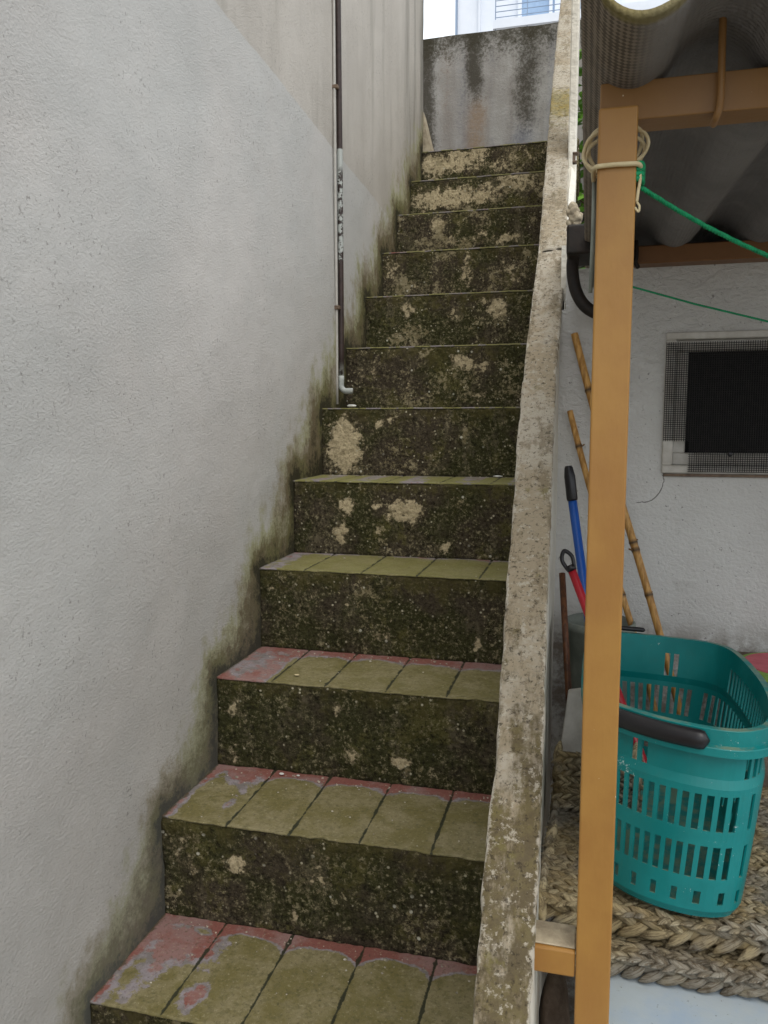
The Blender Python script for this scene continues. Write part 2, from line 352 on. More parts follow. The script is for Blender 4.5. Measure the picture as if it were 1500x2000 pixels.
def m_table():
    m = Mat('pale_blue_plastic', .45, .4)
    col = m.mix(m.ramp(m.noise(9, 6, .65), .38, .62), lin('#9aabbd'), lin('#a9b3b8'))
    col = m.mix(m.ramp(m.noise(5, 6, .7), .52, .7, 0, .5), col, lin('#a8a999'))
    col = m.mix(m.ramp(m.noise(120, 4, .7), .64, .69, 0, .8), col, lin('#5c5a4c'))
    m.color(col); m.bump(m.noise(60, 4, .6), .001, .6); return m.m
M['paleblue'] = m_table()
M['tub'] = m_simple('grey_green_plastic', '#767d76', '#8d9389', .6, 25, .001)
M['stone'] = m_simple('brown_stone', '#5a4d42', '#7b6c5f', .9, 25, .01)
M['rubble'] = m_simple('broken_mortar', '#8f836f', '#b3a78f', .95, 40, .006)
M['leaf'] = m_simple('green_leaf', '#3f6b1f', '#6f9a38', .5, 12, 0)
M['bark'] = m_simple('bark', '#4a3d2e', '#665543', .9, 30, .003)
M['bwall'] = m_simple('pale_building_paint', '#d3d8e0', '#dde1e8', .8, 1, 0)
M['bgrey'] = m_simple('grey_building_trim', '#7f90a6', '#8a9ab0', .7, 1, 0)
M['bglass'] = m_simple('building_glass', '#7c97b6', '#91abc8', .1, 2, 0, .8)
M['steel'] = m_simple('rusty_steel', '#5a4b40', '#7d6a58', .6, 60, .001)

def m_basket():
    m = Mat('teal_plastic', .36, .45)
    n = m.noise(12, 5, .6); f = m.noise(160, 3, .7)
    col = m.mix(m.ramp(n, .35, .65), lin('#02706f'), lin('#057a79'))
    col = m.mix(m.ramp(m.noise(1, 5, .7, stretch=(40, 40, 9)), .60, .78, 0, .25), col, lin('#58a39a'))
    geo = m.sep(m.geo.outputs['Normal'])
    dust = m.math('MULTIPLY', m.ramp(geo[2], .6, .95), m.ramp(m.noise(25, 6, .7), .42, .6))
    col = m.mix(m.math('MULTIPLY', dust, .55), col, lin('#8a8a68'))
    col = m.mix(m.ramp(f, .74, .78, 0, .6), col, lin('#c9d3cc'))
    sc_ = m.math('ADD', m.noise(210, 4, .8), m.math('MULTIPLY', m.math('SUBTRACT', m.noise(17, 3), .5), .9))
    col = m.mix(m.ramp(sc_, .775, .80, 0, .8), col, lin('#bfd0ca'))
    col = m.mix(m.ramp(m.noise(22, 7, .75), .54, .70, 0, .35), col, lin('#2b6f6a'))
    m.color(col); m.rough(m.ramp(n, .3, .7, .3, .5)); return m.m
M['teal'] = m_basket()
def m_pipe():
    m = Mat('conduit_paint', .55, .4)
    X, Y, Z = m.sep()
    n = m.noise(60, 6, .7)
    col = m.mix(m.ramp(n, .3, .7), lin('#2b211e'), lin('#3e302c'))
    zz = m.math('ADD', Z, m.math('MULTIPLY', m.math('SUBTRACT', m.noise(35, 6, .7), .5), .25))
    pt = m.math('MULTIPLY', m.ramp(zz, .50, .53), m.ramp(Z, .842, .838))
    pt = m.math('MULTIPLY', pt, m.math('MAXIMUM', m.ramp(n, .48, .54), m.ramp(Z, .76, .80)))
    col = m.mix(pt, col, lin('#a9ada8'))
    low = m.math('MULTIPLY', m.ramp(Z, .20, .15), m.ramp(n, .4, .5))
    col = m.mix(low, col, lin('#9fa19a'))
    m.color(col); return m.m
M['pipe'] = m_pipe()

# ------------------------------------------------------------------ ground
bm = BM(); box(bm, -60, 60, -20, 90, GROUND-.1, GROUND)
tag(obj('ground', bm, M['ground']), kind='structure')

# ------------------------------------------------------------------ left stucco wall
def prof_segs():
    s = []
    for k in range(-1, 12):
        yk = Y0+k*D; zt = Z0+k*H
        s.append((yk, zt-H, yk, zt)); s.append((yk, zt, yk+D, zt))
    s.append((Y0+12*D-.001, Z0+11*H, 8, Z0+11*H)); s.append((-5, GROUND, Y0-D, GROUND))
    return s
SEG = prof_segs()
def segd(y, z, a):
    y0, z0, y1, z1 = a; dy, dz = y1-y0, z1-z0; L = dy*dy+dz*dz
    t = max(0, min(1, ((y-y0)*dy+(z-z0)*dz)/L)); return math.hypot(y-y0-t*dy, z-z0-t*dz)
def mossfield(y, z):
    ds = sorted(segd(y, z, a) for a in SEG)[:3]
    zn = Z0 + (y-Y0)*H/D
    hgt = sm(y, 1.2, 2.6)
    lam = .042+.012*hgt
    v = sum(math.exp(-d/lam) for d in ds)*.68
    v += .44*math.exp(-max(0, z-zn+.02)/(.060+.06*hgt))
    return v
YE = 3.752
n_y, n_z = 190, 200
ys = [-1.2+(YE+1.2)*(i/n_y)**.85 for i in range(n_y+1)]; zs = [GROUND+(3.4-GROUND)*(j/n_z)**1.25 for j in range(n_z+1)]
vs = []; fs = []; ms = []
for y in ys:
    for z in zs:
        x = XL + .004*nz(y, z, 0, 2.2) + .0016*nz(y, z, 3, 11)
        ms.append(mossfield(y, z)); vs.append((x, y, z))
nj = len(zs)
for i in range(n_y):
    for j in range(n_z): fs.append((i*nj+j, (i+1)*nj+j, (i+1)*nj+j+1, i*nj+j+1))
# end return, back and top so that the wall is solid
b0 = len(vs)
for z in zs: vs.append((XL-.22, YE, z)); ms.append(0)
for j in range(n_z): fs.append((n_y*nj+j, b0+j, b0+j+1, n_y*nj+j+1))
vs += [(XL-.22, -1.2, GROUND), (XL-.22, -1.2, 3.4)]; ms += [0, 0]
fs.append((b0, len(vs)-2, len(vs)-1, b0+n_z)); fs.append([i*nj+n_z for i in range(n_y+1)]+[b0+n_z, len(vs)-1])
me = bpy.data.meshes.new('stucco_wall'); me.from_pydata(vs, [], fs); fattr(me, 'moss', ms)
tag(link('stucco_wall', me, M['stucco']), 'tall pale grey stucco wall with an older beige coat above, left of the steps', 'wall')
for i in range(len(me.polygons)): me.polygons[i].use_smooth = i < n_y*n_z

# ------------------------------------------------------------------ staircase
st = empty('staircase', (XL/2, Y0-2*D, GROUND), 'narrow mossy concrete staircase climbing between the two walls', 'staircase')
PATCH = {1: [(465, 1690, 24, 18, 1.1), (605, 1705, 45, 55, .35), (360, 1665, 45, 45, .35), (573, 1780, 10, 30, .75), (420, 1760, 60, 30, .3), (860, 1850, 60, 18, .35)],
 0: [(400, 2050, 60, 30, .3)],
 2: [(455, 1380, 28, 34, .45), (658, 1385, 12, 15, .95), (690, 1475, 27, 18, .65), (785, 1490, 22, 14, 1.1), (460, 1465, 16, 20, .6), (832, 1420, 18, 26, .3)],
 3: [(590, 1160, 60, 50, .30), (745, 1240, 20, 12, .6), (683, 1183, 7, 6, 1.1), (930, 1258, 6, 13, .9), (975, 1200, 30, 40, .35), (750, 1170, 40, 30, .25)],
 4: [(678, 988, 20, 18, 1.1), (792, 995, 36, 22, 1.25), (665, 1043, 17, 24, 1.1), (735, 990, 13, 8, 1), (870, 1070, 18, 11, 1.05), (757, 1012, 8, 12, .9), (742, 1050, 8, 30, .5), (640, 990, 30, 50, .25)],
 5: [(672, 868, 34, 58, 1.35), (740, 828, 12, 8, .8), (768, 822, 10, 7, .8), (866, 915, 12, 8, .7), (710, 825, 12, 12, .5), (850, 890, 15, 30, .3)],
 6: [(905, 705, 26, 18, .95), (940, 718, 20, 10, .8), (735, 725, 70, 30, .35), (1010, 780, 30, 20, .45), (680+60, 780, 60, 20, .3), (930, 775, 30, 12, .55), (800, 760, 20, 25, .4)],
 7: [(970, 603, 20, 22, 1.1), (800, 605, 14, 14, .85), (890, 615, 20, 18, .6), (940, 590, 14, 10, .7), (760, 650, 60, 20, .3)],
 8: [(912, 530, 14, 40, .7), (762, 530, 22, 40, .55), (1000, 530, 40, 30, .55), (850, 560, 100, 12, .35)],
 9: [(857, 438, 18, 18, .8), (990, 466, 24, 10, .95), (900, 470, 70, 12, .45), (940, 450, 20, 20, .4)],
 10: [(838, 392, 40, 22, .95), (890, 385, 50, 24, .95), (945, 380, 40, 22, .8), (1012, 350, 44, 24, .85), (1050, 350, 20, 20, .6)],
 11: [(850, 322, 34, 26, .95), (893, 312, 28, 28, .95), (935, 298, 26, 20, .9), (940, 325, 60, 12, .6), (1020, 305, 50, 20, .45)]}
XR = -.075
def make_step(k):
    yk = Y0+k*D; zt = Z0+k*H; zb = zt-H-.004 if k > -1 else GROUND-.02
    TH = .0035
    # concrete body: riser face as a fine grid, rounded nosing, top ledge, back
    nx = 190 if k >= 0 else 60
    prof = []; nr = 50 if k >= 0 else 12
    ztop = zt-TH; r = .007
    for i in range(nr+1): prof.append((yk, zb+(ztop-r-zb)*i/nr, 1))
    for a in (25, 50, 75, 90): prof.append((yk+r-r*math.cos(R(a)), ztop-r+r*math.sin(R(a)), .6))
    prof += [(yk+.10, ztop, 0), (yk+D+.03, ztop, 0)]
    back = len(prof); prof += [(yk+D+.03, zb, 0)]
    pts = []
    for (px, py, rx, ry, s) in PATCH.get(k, []):
        c = at(px, py, Y=yk); ex = at(px+rx, py, Y=yk); ez = at(px, py+ry, Y=yk)
        pts.append((c.x, c.z, abs(ex.x-c.x), abs(ez.z-c.z), s))
    vs, pa, gr, di, de = [], [], [], [], []
    for i in range(nx+1):
        x = XL-.01+(XR-XL+.01)*i/nx
        for (y, z, wgt) in prof:
            dn = (.0045*nz(x, yk, z, 9)+.0032*nz(x, yk*3, z, 26)+.0026*nz(x, yk*7, z, 70))*wgt
            vs.append((x, y+dn, z+(.002*nz(x, yk, 0, 14) if wgt else 0)))
            p = 0
            for (cx, cz, rx, rz, s) in pts:
                wx = x+.014*nz(x, z, k, 28)+.007*nz(x, z, k, 75); wz = z+.014*nz(x, z, k+9, 28)+.007*nz(x, z, k+9, 75)
                d = math.hypot((wx-cx)/rx, (wz-cz)/rz)
                if d < 2.2: p = max(p, s*(1-sm(d, .30, 1.55)))
            base = .10*sm(k, 6, 11); de.append(.0+1.0*sm(k, 3, 9))
            fr = nz(x, k*.7, z, 45)*.5+nz(x, k*.7+5, z, 100)*.45
            pa.append(p+base+(fr*.75 if p > 0 else fr*.3)); t = (z-zb)/(zt-zb)
            gr.append(sm(t, .45, 1)*(.75 if k < 9 else .5)+(.35*max(0, nz(x, z, k*2, 5))))
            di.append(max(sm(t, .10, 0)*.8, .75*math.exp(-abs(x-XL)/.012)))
    npf = len(prof); fs = []
    for i in range(nx):
        for j in range(npf-1): fs.append((i*npf+j, (i+1)*npf+j, (i+1)*npf+j+1, i*npf+j+1))
    me = bpy.data.meshes.new('step'); me.from_pydata(vs, [], fs)
    fattr(me, 'patch', pa); fattr(me, 'green', gr); fattr(me, 'dirt', di); fattr(me, 'dens', de)
    s = link('step', me, M['riser'], st, True)
    # tile covering
    nx = 230 if 0 <= k <= 5 else 60; ny = 44 if 0 <= k <= 5 else 8
    JX = [XL+.118+.1415*i+.004*math.sin(k*2+i*3) for i in range(6)]
    if k == 0: JX = [at(x, 1900, Z=zt).x for x in (372, 530, 690, 845)]+[-.07]
    if k == 1: JX = [at(x, 1580, Z=zt).x for x in (470, 600, 737, 873)]+[-.07]
    if k == 2: JX = [at(x, 1300, Z=zt).x for x in (567, 674, 790, 903)]+[-.07]
    vs, rd, jt, ed, mo = [], [], [], [], []
    for i in range(nx+1):
        x = XL-.005+(XR-XL)*i/nx
        for j in range(-1, ny+1):
            t = max(0, j)/ny
            y = yk-.0015+(D+.012)*t + (.0035*nz(x, yk, 0, 12)+.0026*nz(x, yk, 0, 45)+.003*max(0, nz(x, yk, 3, 22)-.25)*4)*max(0, 1-t*3)
            dj = min(abs(x-q) for q in JX) if 0 <= k <= 5 else 1
            g = math.exp(-(dj/(.0034+.0012*nz(x, y, k, 40)))**2)
            z = zt-.0022*g+.0008*nz(x, y, 0, 9)
            if j == -1: z = zt-.0042; y += .001
            vs.append((x, y, z)); jt.append(g if j > 0 else g*.8)
            # where the yellow floor paint has gone and the red tile shows
            near = 99; prev = XL
            for q in JX:
                if x < q: break
                prev = q
            nxt = next((q for q in JX if q > x), XR)
            u = (x-prev)/max(.01, nxt-prev); arch = abs(2*u-1)**3
            rb = sm(t, (.80, .76, .66, .85, .95, 1)[min(5, max(0, k))]-.22*arch, .93)
            lx = (x-XL)
            rl = 0
            if k == 0:
                rl = .95*math.exp(-((lx-.085)/.075)**2-((t-.72)/.25)**2) + .62*math.exp(-((lx-.05)/.045)**2-((t-.20)/.28)**2) + .75*math.exp(-((lx-.165)/.026)**2-((t-.22)/.17)**2) + .45*sm(.03-lx, 0, .03)
                rl -= .55*math.exp(-((lx-.10)/.02)**2-((t-.84)/.05)**2)
            elif k == 1:
                rl = .8*math.exp(-((lx-.07)/.06)**2-((t-.85)/.22)**2)+.55*math.exp(-((lx-.105)/.02)**2-((t-.35)/.35)**2)+.6*sm(.035-lx, 0, .03)
            elif k == 2:
                rl = .66*sm(.135-lx, 0, .03)+.5*math.exp(-((lx-.17)/.05)**2-((t-.9)/.25)**2)
            elif k == 3: rl = .47*sm(.07-lx, -.02, .04); rb *= .52
            else: rb *= .45; rl = .45*sm(.03-lx, -.02, .04)
            rd.append(max(rb*1.0, rl)+.02)
            ed.append(max(sm(t, .965, 1)*.9, .9*math.exp(-(lx)/.007), (.8 if j == -1 else 0)))
            mo.append(sm(k, 1.5, 4)*.9)
    npf = ny+2; fs = []
    for i in range(nx):
        for j in range(npf-1): fs.append((i*npf+j, (i+1)*npf+j, (i+1)*npf+j+1, i*npf+j+1))
    me = bpy.data.meshes.new('tread'); me.from_pydata(vs, [], fs)
    for nme, v in (('red', rd), ('joint', jt), ('edge', ed), ('mossy', mo)): fattr(me, nme, v)
    tr = link('tread', me, M['tread'], None, True); tr.parent = s
    return s
for k in range(-1, 12): make_step(k)
bm = BM(); box(bm, -2.2, XR, Y0+12*D+.012, 4.62, GROUND, Z0+11*H-.004); obj('landing', bm, M['riser'], st)

# ------------------------------------------------------------------ parapet beside the stairs
SL = H/D; PA = (Z0-SL*Y0)+.70
LEFT = [at(x, y) if 0 else (x, y) for x, y in [(925, 2000), (945, 1700), (972, 1450), (990, 1150), (1003, 1000), (1012, 850), (1026, 700), (1038, 600), (1053, 480), (1068, 300), (1076, 200), (1090, 50)]]
RIGHT = [(1030, 2000), (1050, 1700), (1060, 1450), (1068, 1150), (1075, 1000), (1080, 850), (1087, 700), (1096, 600), (1106, 480), (1109, 300), (1112, 200), (1117, 50)]
def onplane(x, y):
    r = ray(x, y); return r*(PA/(r.z-SL*r.y))
LP = [onplane(*p) for p in LEFT]; RP = [onplane(*p) for p in RIGHT]
def interp(L, y):
    if y <= L[0].y: return L[0].x
    for a, b in zip(L, L[1:]):
        if y <= b.y: return a.x+(b.x-a.x)*(y-a.y)/(b.y-a.y)
    return L[-1].x+(y-L[-1].y)*-.012
par = empty('stair_parapet', (-.07, .3, GROUND), 'thin sloping parapet wall with weathered grey top, right of the steps', 'wall')
PY0, PY1 = .25, 4.25
N = 700; W_ = 16; TH = .014
vs, ed, lo, ye, ck = [], [], [], [], []
CR = [(onplane(1075, 487).y, 1), (onplane(1100, 172).y, .7), (onplane(1100, 228).y, .6), (onplane(1060, 670).y, .6), (onplane(1040, 1045).y, .35)]
for i in range(N+1):
    y = PY0+(PY1-PY0)*i/N; xl = interp(LP, y); xr = interp(RP, y)
    xl += .0022*nz(y, 0, 1, 22)+.0018*nz(y, 0, 1, 70); xr += .0020*nz(y, 0, 5, 24)+.0018*nz(y, 0, 5, 80)
    for j in range(-1, W_+2):
        t = max(0, min(1, j/W_)); x = xl+(xr-xl)*t
        z = PA+SL*y+.0015*nz(x, y, 0, 30)+.0012*nz(x, y, 4, 90)-.0015*(abs(2*t-1)**6)
        c = 0
        for cyy, s in CR:
            d = abs(y-cyy-.006*nz(x, 0, cyy, 40)-.012*(t-.5)); 
            if t > .18: c = max(c, s*math.exp(-(d/.0022)**2)*1.4)
        z -= .003*min(1, c)
        if j in (-1, W_+1): z -= TH+.003*nz(y, j, 0, 40)
        vs.append((x+(.0015 if j == W_+1 else -.0015 if j == -1 else 0), y, z))
        ed.append(max(.75*math.exp(-t/.09), .7*math.exp(-(1-t)/.07)) if 0 <= j <= W_ else .8); lo.append(sm(y, 1.1, .78)*.7+.10)
        ye.append(math.exp(-((y-onplane(1100, 200).y)/.13)**2)); ck.append(c)
npf = W_+3; fs = []
for i in range(N):
    for j in range(npf-1): fs.append((i*npf+j, i*npf+j+1, (i+1)*npf+j+1, (i+1)*npf+j))
me = bpy.data.meshes.new('coping'); me.from_pydata(vs, [], fs)
for nme, v in (('edge', ed), ('low', lo), ('yel', ye), ('crack', ck)): fattr(me, nme, v)
link('coping', me, M['coping'], par, True)
# rendered body below, outer face visible at a grazing angle
YC = 2.25
N = 160; vs = []; fs = []
def ring(y, dx):
    xl = interp(LP, y)+.003; xr = interp(RP, y)-.001+.0015*nz(y, 0, 2, 12)+dx
    return [(xl, y, GROUND), (xl, y, PA+SL*y-TH+.002), (xr, y, PA+SL*y-TH+.002)] + [(xr+.002*nz(y, q, 7, 6), y, (PA+SL*y-TH)*(1-q)+GROUND*q) for q in (.02, .06, .12, .2, .3, .45, .7, 1)]
for i in range(N+1):
    y = PY0+(PY1-PY0)*i/N; vs += ring(y, 0)
nr = 11
for i in range(N):
    for j in range(nr): 
        a, b = j, (j+1) % nr; fs.append((i*nr+a, i*nr+b, (i+1)*nr+b, (i+1)*nr+a))
fs.append(list(range(nr))); fs.append([N*nr+j for j in range(nr)][::-1])
me = bpy.data.meshes.new('wall_body'); me.from_pydata(vs, [], fs); link('wall_body', me, M['oldwhite'], par)
# thicker white outer leaf of the upper part, beyond the canopy
bm = BM(); n = 24
x1 = at(1128, 250, Y=YC).x
prof = []
for i in range(n+1):
    y = 1.70+(YC-1.70)*i/n; prof.append(y)
rows = []
for y in prof:
    zt = PA+SL*y-.03; xi = interp(RP, y)-.004; xo = x1+.002*nz(y, 1, 1, 9)
    rows.append([bm.verts.new((xi, y, .36)), bm.verts.new((xi, y, zt)), bm.verts.new((xo-.012, y, zt+.012)), bm.verts.new((xo, y, zt-.01)), bm.verts.new((xo, y, .36))])
for a, b in zip(rows, rows[1:]):
    for j in range(5): bm.faces.new((a[j], a[(j+1) % 5], b[(j+1) % 5], b[j]))
bm.faces.new(rows[0]); bm.faces.new(rows[-1][::-1]); bmesh.ops.recalc_face_normals(bm, faces=bm.faces[:])
obj('outer_render', bm, M['oldwhite'], par)
bm = BM(); box(bm, -.071, x1-.0015, YC-.06, YC+.05, .40, 1.42, .003); obj('pillar', bm, M['oldwhite'], par)

# ------------------------------------------------------------------ stained wall at the head of the stairs
YB = 4.62
tl = at(822, 77, Y=YB); tr = at(1087, 45, Y=YB); zt = (tl.z+tr.z)/2
xa, xb = -2.3, .05; nx, nzz = 220, 90; zb = Z0+11*H-.02
vs = []; A = {k: [] for k in ('dark', 'brown', 'blue', 'top')}
def px2x(px): return at(px, 180, Y=YB).x
S = lambda x, px, wpx: math.exp(-((x-px2x(px))/(wpx*.0042))**2)
for i in range(nx+1):
    x = xa+(xb-xa)*i/nx
    for j in range(nzz+1):
        t = j/nzz; z = zb+(zt-zb)*t+ (.006*nz(x, 0, 3, 8) if j == nzz else 0)
        vs.append((x, YB+.004*nz(x, z, 0, 5), z)); wob = .02*nz(x, z, 1, 4)
        A['dark'].append(S(x+wob, 834, 13)*sm(t, .05, .45)+S(x+wob, 928, 15)*sm(t, .5, .75)*1.1+S(x+wob, 1030, 20)*sm(t, .3, .55)*.85+.3*S(x, 1075, 14)*sm(t, .6, .9))
        A['brown'].append(S(x+wob, 932, 15)*sm(t, .75, .5)*.85+.3*S(x, 870, 12)*sm(t, .3, .6)); A['blue'].append(S(x+wob, 1025, 22)*sm(t, .65, .3)*.85+.4*S(x, 905, 12)+.5*S(x, 1078, 8)+.3*S(x, 960, 6))
        A['top'].append(sm(t, .74, 1)*.75)
fs = [(i*(nzz+1)+j, (i+1)*(nzz+1)+j, (i+1)*(nzz+1)+j+1, i*(nzz+1)+j+1) for i in range(nx) for j in range(nzz)]
b0 = len(vs); vs += [(xa, YB+.14, zt), (xb, YB+.14, zt), (xa, YB+.14, GROUND), (xb, YB+.14, GROUND), (xb, YB, GROUND), (xa, YB, GROUND)]
for k in A: A[k] += [0.6 if k == 'top' else 0]*6
fs.append([i*(nzz+1)+nzz for i in range(nx+1)]+[b0+1, b0]); fs.append((b0, b0+1, b0+3, b0+2)); fs.append([nx*(nzz+1)+j for j in range(nzz, -1, -1)]+[b0+4, b0+3, b0+1]); 
me = bpy.data.meshes.new('concrete_wall'); me.from_pydata(vs, [], fs)
for k in A: fattr(me, k, A[k])
tag(link('concrete_wall', me, M['back']), 'streaked grey concrete wall closing the head of the stairs', 'wall')
# low rough kerb wall just past the end of the stucco wall
p0, p1, p2 = at(826, 215, Y=3.95), at(862, 292, Y=3.95), at(826, 292, Y=3.95)
bm = BM(); n = 14; top = []
for i in range(n+1):
    t = i/n; x = (p0.x-.12)*(1-t)+p1.x*t; z = p0.z+.12*.6-(p0.z+.07-Z0-11*H+.02)*sm(t, .35, 1.02)+.012*nz(x, 0, 0, 30)
    top.append((x, z))
va = [bm.verts.new((x, 3.90, z)) for x, z in top]; vb = [bm.verts.new((x, 4.02, z)) for x, z in top]
vc = [bm.verts.new((x, 3.90, Z0+11*H-.03)) for x, z in top]; vd = [bm.verts.new((x, 4.02, Z0+11*H-.03)) for x, z in top]
for i in range(n):
    bm.faces.new((va[i], va[i+1], vb[i+1], vb[i])); bm.faces.new((vc[i], vc[i+1], va[i+1], va[i])); bm.faces.new((vb[i], vb[i+1], vd[i+1], vd[i]))
bm.faces.new((va[0], vb[0], vd[0], vc[0])); bm.faces.new((va[-1], vc[-1], vd[-1], vb[-1]))
tag(obj('rubble_stub', bm, M['rubble']), 'crumbling brown stub of wall at the top left corner of the stairs', 'wall stub')

# ------------------------------------------------------------------ conduit on the stucco wall
PYc = 2.425; xw = XL
cd = empty('wall_conduit', (xw, PYc, .1), 'thin dark brown pipe with peeling grey paint running down the stucco wall', 'pipe')
bm = BM(); tube(bm, [(xw+.013, PYc+.004*math.sin(z*3), z) for z in [.13+.1*i for i in range(31)]], .0088, 14); obj('pipe', bm, M['pipe'], cd, True)
bm = BM(); tube(bm, [(xw+.005, PYc-.020+.002*math.sin(z*5), z) for z in [.06+.1*i for i in range(32)]], .0042, 12); obj('conduit', bm, M['conduit'], cd, True)
for z in (.36, 1.015): 
    bm = BM(); box(bm, xw-.002, xw+.017, PYc-.027, PYc-.012, z-.006, z+.006, .002); obj('clip', bm, M['steel'], cd)
bm = BM(); tube(bm, [(xw+.013, PYc, .15)]+spline([(xw+.013, PYc, .135), (xw+.013, PYc, .115), (xw+.024, PYc, .103), (xw+.038, PYc, .102), (xw+.050, PYc, .102)], 5), .0092, 14); obj('elbow', bm, M['greypaint'], cd, True)

# ------------------------------------------------------------------ house wall with window
YH = 1.66
hz = .305
tlc = at(1297, 650, Y=YH); blc = at(1291, 924, Y=YH)
wx0, wx1, wz0, wz1 = blc.x, blc.x+.46, blc.z, tlc.z
hw = empty('house_wall', (.6, YH, GROUND), 'white roughly rendered house wall under the canopy, with a small window', 'wall')
bm = BM()
xl, xr = -.052, 2.2
def plate(bm, x0, x1, z0, z1, y):
    bm.faces.new([bm.verts.new(p) for p in ((x0, y, z0), (x1, y, z0), (x1, y, z1), (x0, y, z1))])
ix0, ix1, iz0, iz1 = wx0+.004, wx1-.004, wz0+.004, wz1-.004
for a in ((xl, ix0, GROUND, hz), (ix0, ix1, GROUND, iz0), (ix0, ix1, iz1, hz), (ix1, xr, GROUND, hz)): plate(bm, *a, YH)
plate(bm, -.105, xl, GROUND, .226, YH)
# reveals
for q in (((ix0, iz0), (ix0, iz1)), ((ix0, iz1), (ix1, iz1)), ((ix1, iz1), (ix1, iz0)), ((ix1, iz0), (ix0, iz0))):
    (a, b), (c, d) = q; bm.faces.new([bm.verts.new(p) for p in ((a, YH, b), (c, YH, d), (c, YH+.12, d), (a, YH+.12, b))])
box(bm, xl, xr, YH+.13, YH+.55, GROUND, hz-.001)
bm.faces.new([bm.verts.new(p) for p in ((xl, YH, hz), (xr, YH, hz), (xr, YH+.14, hz), (xl, YH+.14, hz))])
obj('wall', bm, M['house'], hw)
win = empty('window', (0, 0, 0), None, None); win.parent = hw; win.location = -Vector(hw.location)
del_keys = None
bm = BM()
fw = .024
for (a, b, c, d) in ((wx0, wx1, wz1-.014, wz1), (wx0, wx1, wz0, wz0+.016), (wx0, wx0+.020, wz0+.016, wz1-.014), (wx1-.020, wx1, wz0+.016, wz1-.014)):
    box(bm, a, b, YH-.006, YH+.03, c, d, .002)
q = .022
for (a, b, c, d) in ((wx0+.0202, wx1-.0202, wz1-.014-.022, wz1-.0141), (wx0+.0202, wx1-.0202, wz0+.0161, wz0+.016+.024), (wx0+.0202, wx0+q+.022, wz0+.0402, wz1-.0362), (wx1-q-.022, wx1-.0202, wz0+.0402, wz1-.0362)):
    box(bm, a, b, YH+.010, YH+.04, c, d, .002)
o = obj('frame', bm, M['winframe']); o.parent = win
bm = BM(); box(bm, wx0+.03, wx1-.03, YH+.045, YH+.05, wz0+.03, wz1-.03); o = obj('pane', bm, M['dark']); o.parent = win
# insect mesh: real crossing wires, cut back at the lower left corner as in the photograph
bm = BM(); yw = YH-.009; st_ = .0042; r = .00055
gx0, gx1, gz0, gz1 = wx0+.001, wx1-.01, wz0+.004, wz1-.020
def wire(a, b):
    (x0, z0), (x1, z1) = a, b
    box(bm, min(x0, x1)-r, max(x0, x1)+r, yw-r, yw+r, min(z0, z1)-r, max(z0, z1)+r)
cutx, cutz = at(1343, 900, Y=YH).x, at(1310, 861, Y=YH).z
i = 0; x = gx0
while x < gx1: wire((x, gz0 if x > cutx else cutz), (x, gz1)); x += st_
z = gz0
while z < gz1: wire((cutx if z < cutz else gx0, z), (gx1, z)); z += st_
o = obj('insect_mesh', bm, M['wire']); o.parent = win
bm = BM(); k = at(1426, 887, Y=YH-.012)
bmesh.ops.create_uvsphere(bm, u_segments=10, v_segments=6, radius=.005, matrix=Matrix.Translation(k)@Matrix.Diagonal((1, .5, 1, 1))); o = obj('knob', bm, M['black']); o.parent = win
bm = BM(); box(bm, wx0+.004, wx1, YH-.008, YH+.0005, wz0-.006, wz0-.0005, .001); o = obj('sill', bm, M['steel']); o.parent = win

# ------------------------------------------------------------------ canopy: frame, roof sheet, hooks
cf = empty('canopy_frame', (.02, .80, GROUND), 'ochre painted steel canopy frame with a square post beside the parapet', 'frame')
pa = at(1170, 222, Y=.80); pb = at(1247, 222, Y=.80); pt = at(1210, 207, Y=.80)
px0, px1 = .0012, .0368
bm = BM(); box(bm, px0, px1, .80, .838, GROUND, pt.z, .0022, 3); obj('post', bm, M['ochre'], cf)
bm = BM(); box(bm, 1.04, 1.0756, .80, .838, GROUND, .290, .0022, 3); obj('post', bm, M['ochre'], cf)
bz1, bz0 = .326, .2925
bm = BM(); box(bm, px0+.001, 1.1, .839, .877, bz0, bz1+.003, .0015, 2); obj('front_beam', bm, M['brownpaint'], cf)
# weld seam where beam meets post
bm = BM(); zz = at(1250, 515, Y=1.61).z; zt_ = at(1250, 480, Y=1.61).z
box(bm, at(1240, 500, Y=1.61).x, 1.1, 1.61, 1.655, zz, zt_, .002); obj('rear_beam', bm, M['darkbrown'], cf)
c0, c1 = at(1055, 1845, Y=.80), at(1120, 1905, Y=.80)
bm = BM(); box(bm, -.046, px0-.0006, .802, .838, -.5865, -.5570, .0022, 2); obj('wall_bracket', bm, M['ochre'], cf)
bm = BM(); box(bm, -.047, px0-.0008, .806, .845, -.5568, -.5545, .001)
for v in bm.verts: v.co.z += .0012*nz(*v.co, 90)
o = obj('bracket_mortar', bm, M['rubble'], cf)

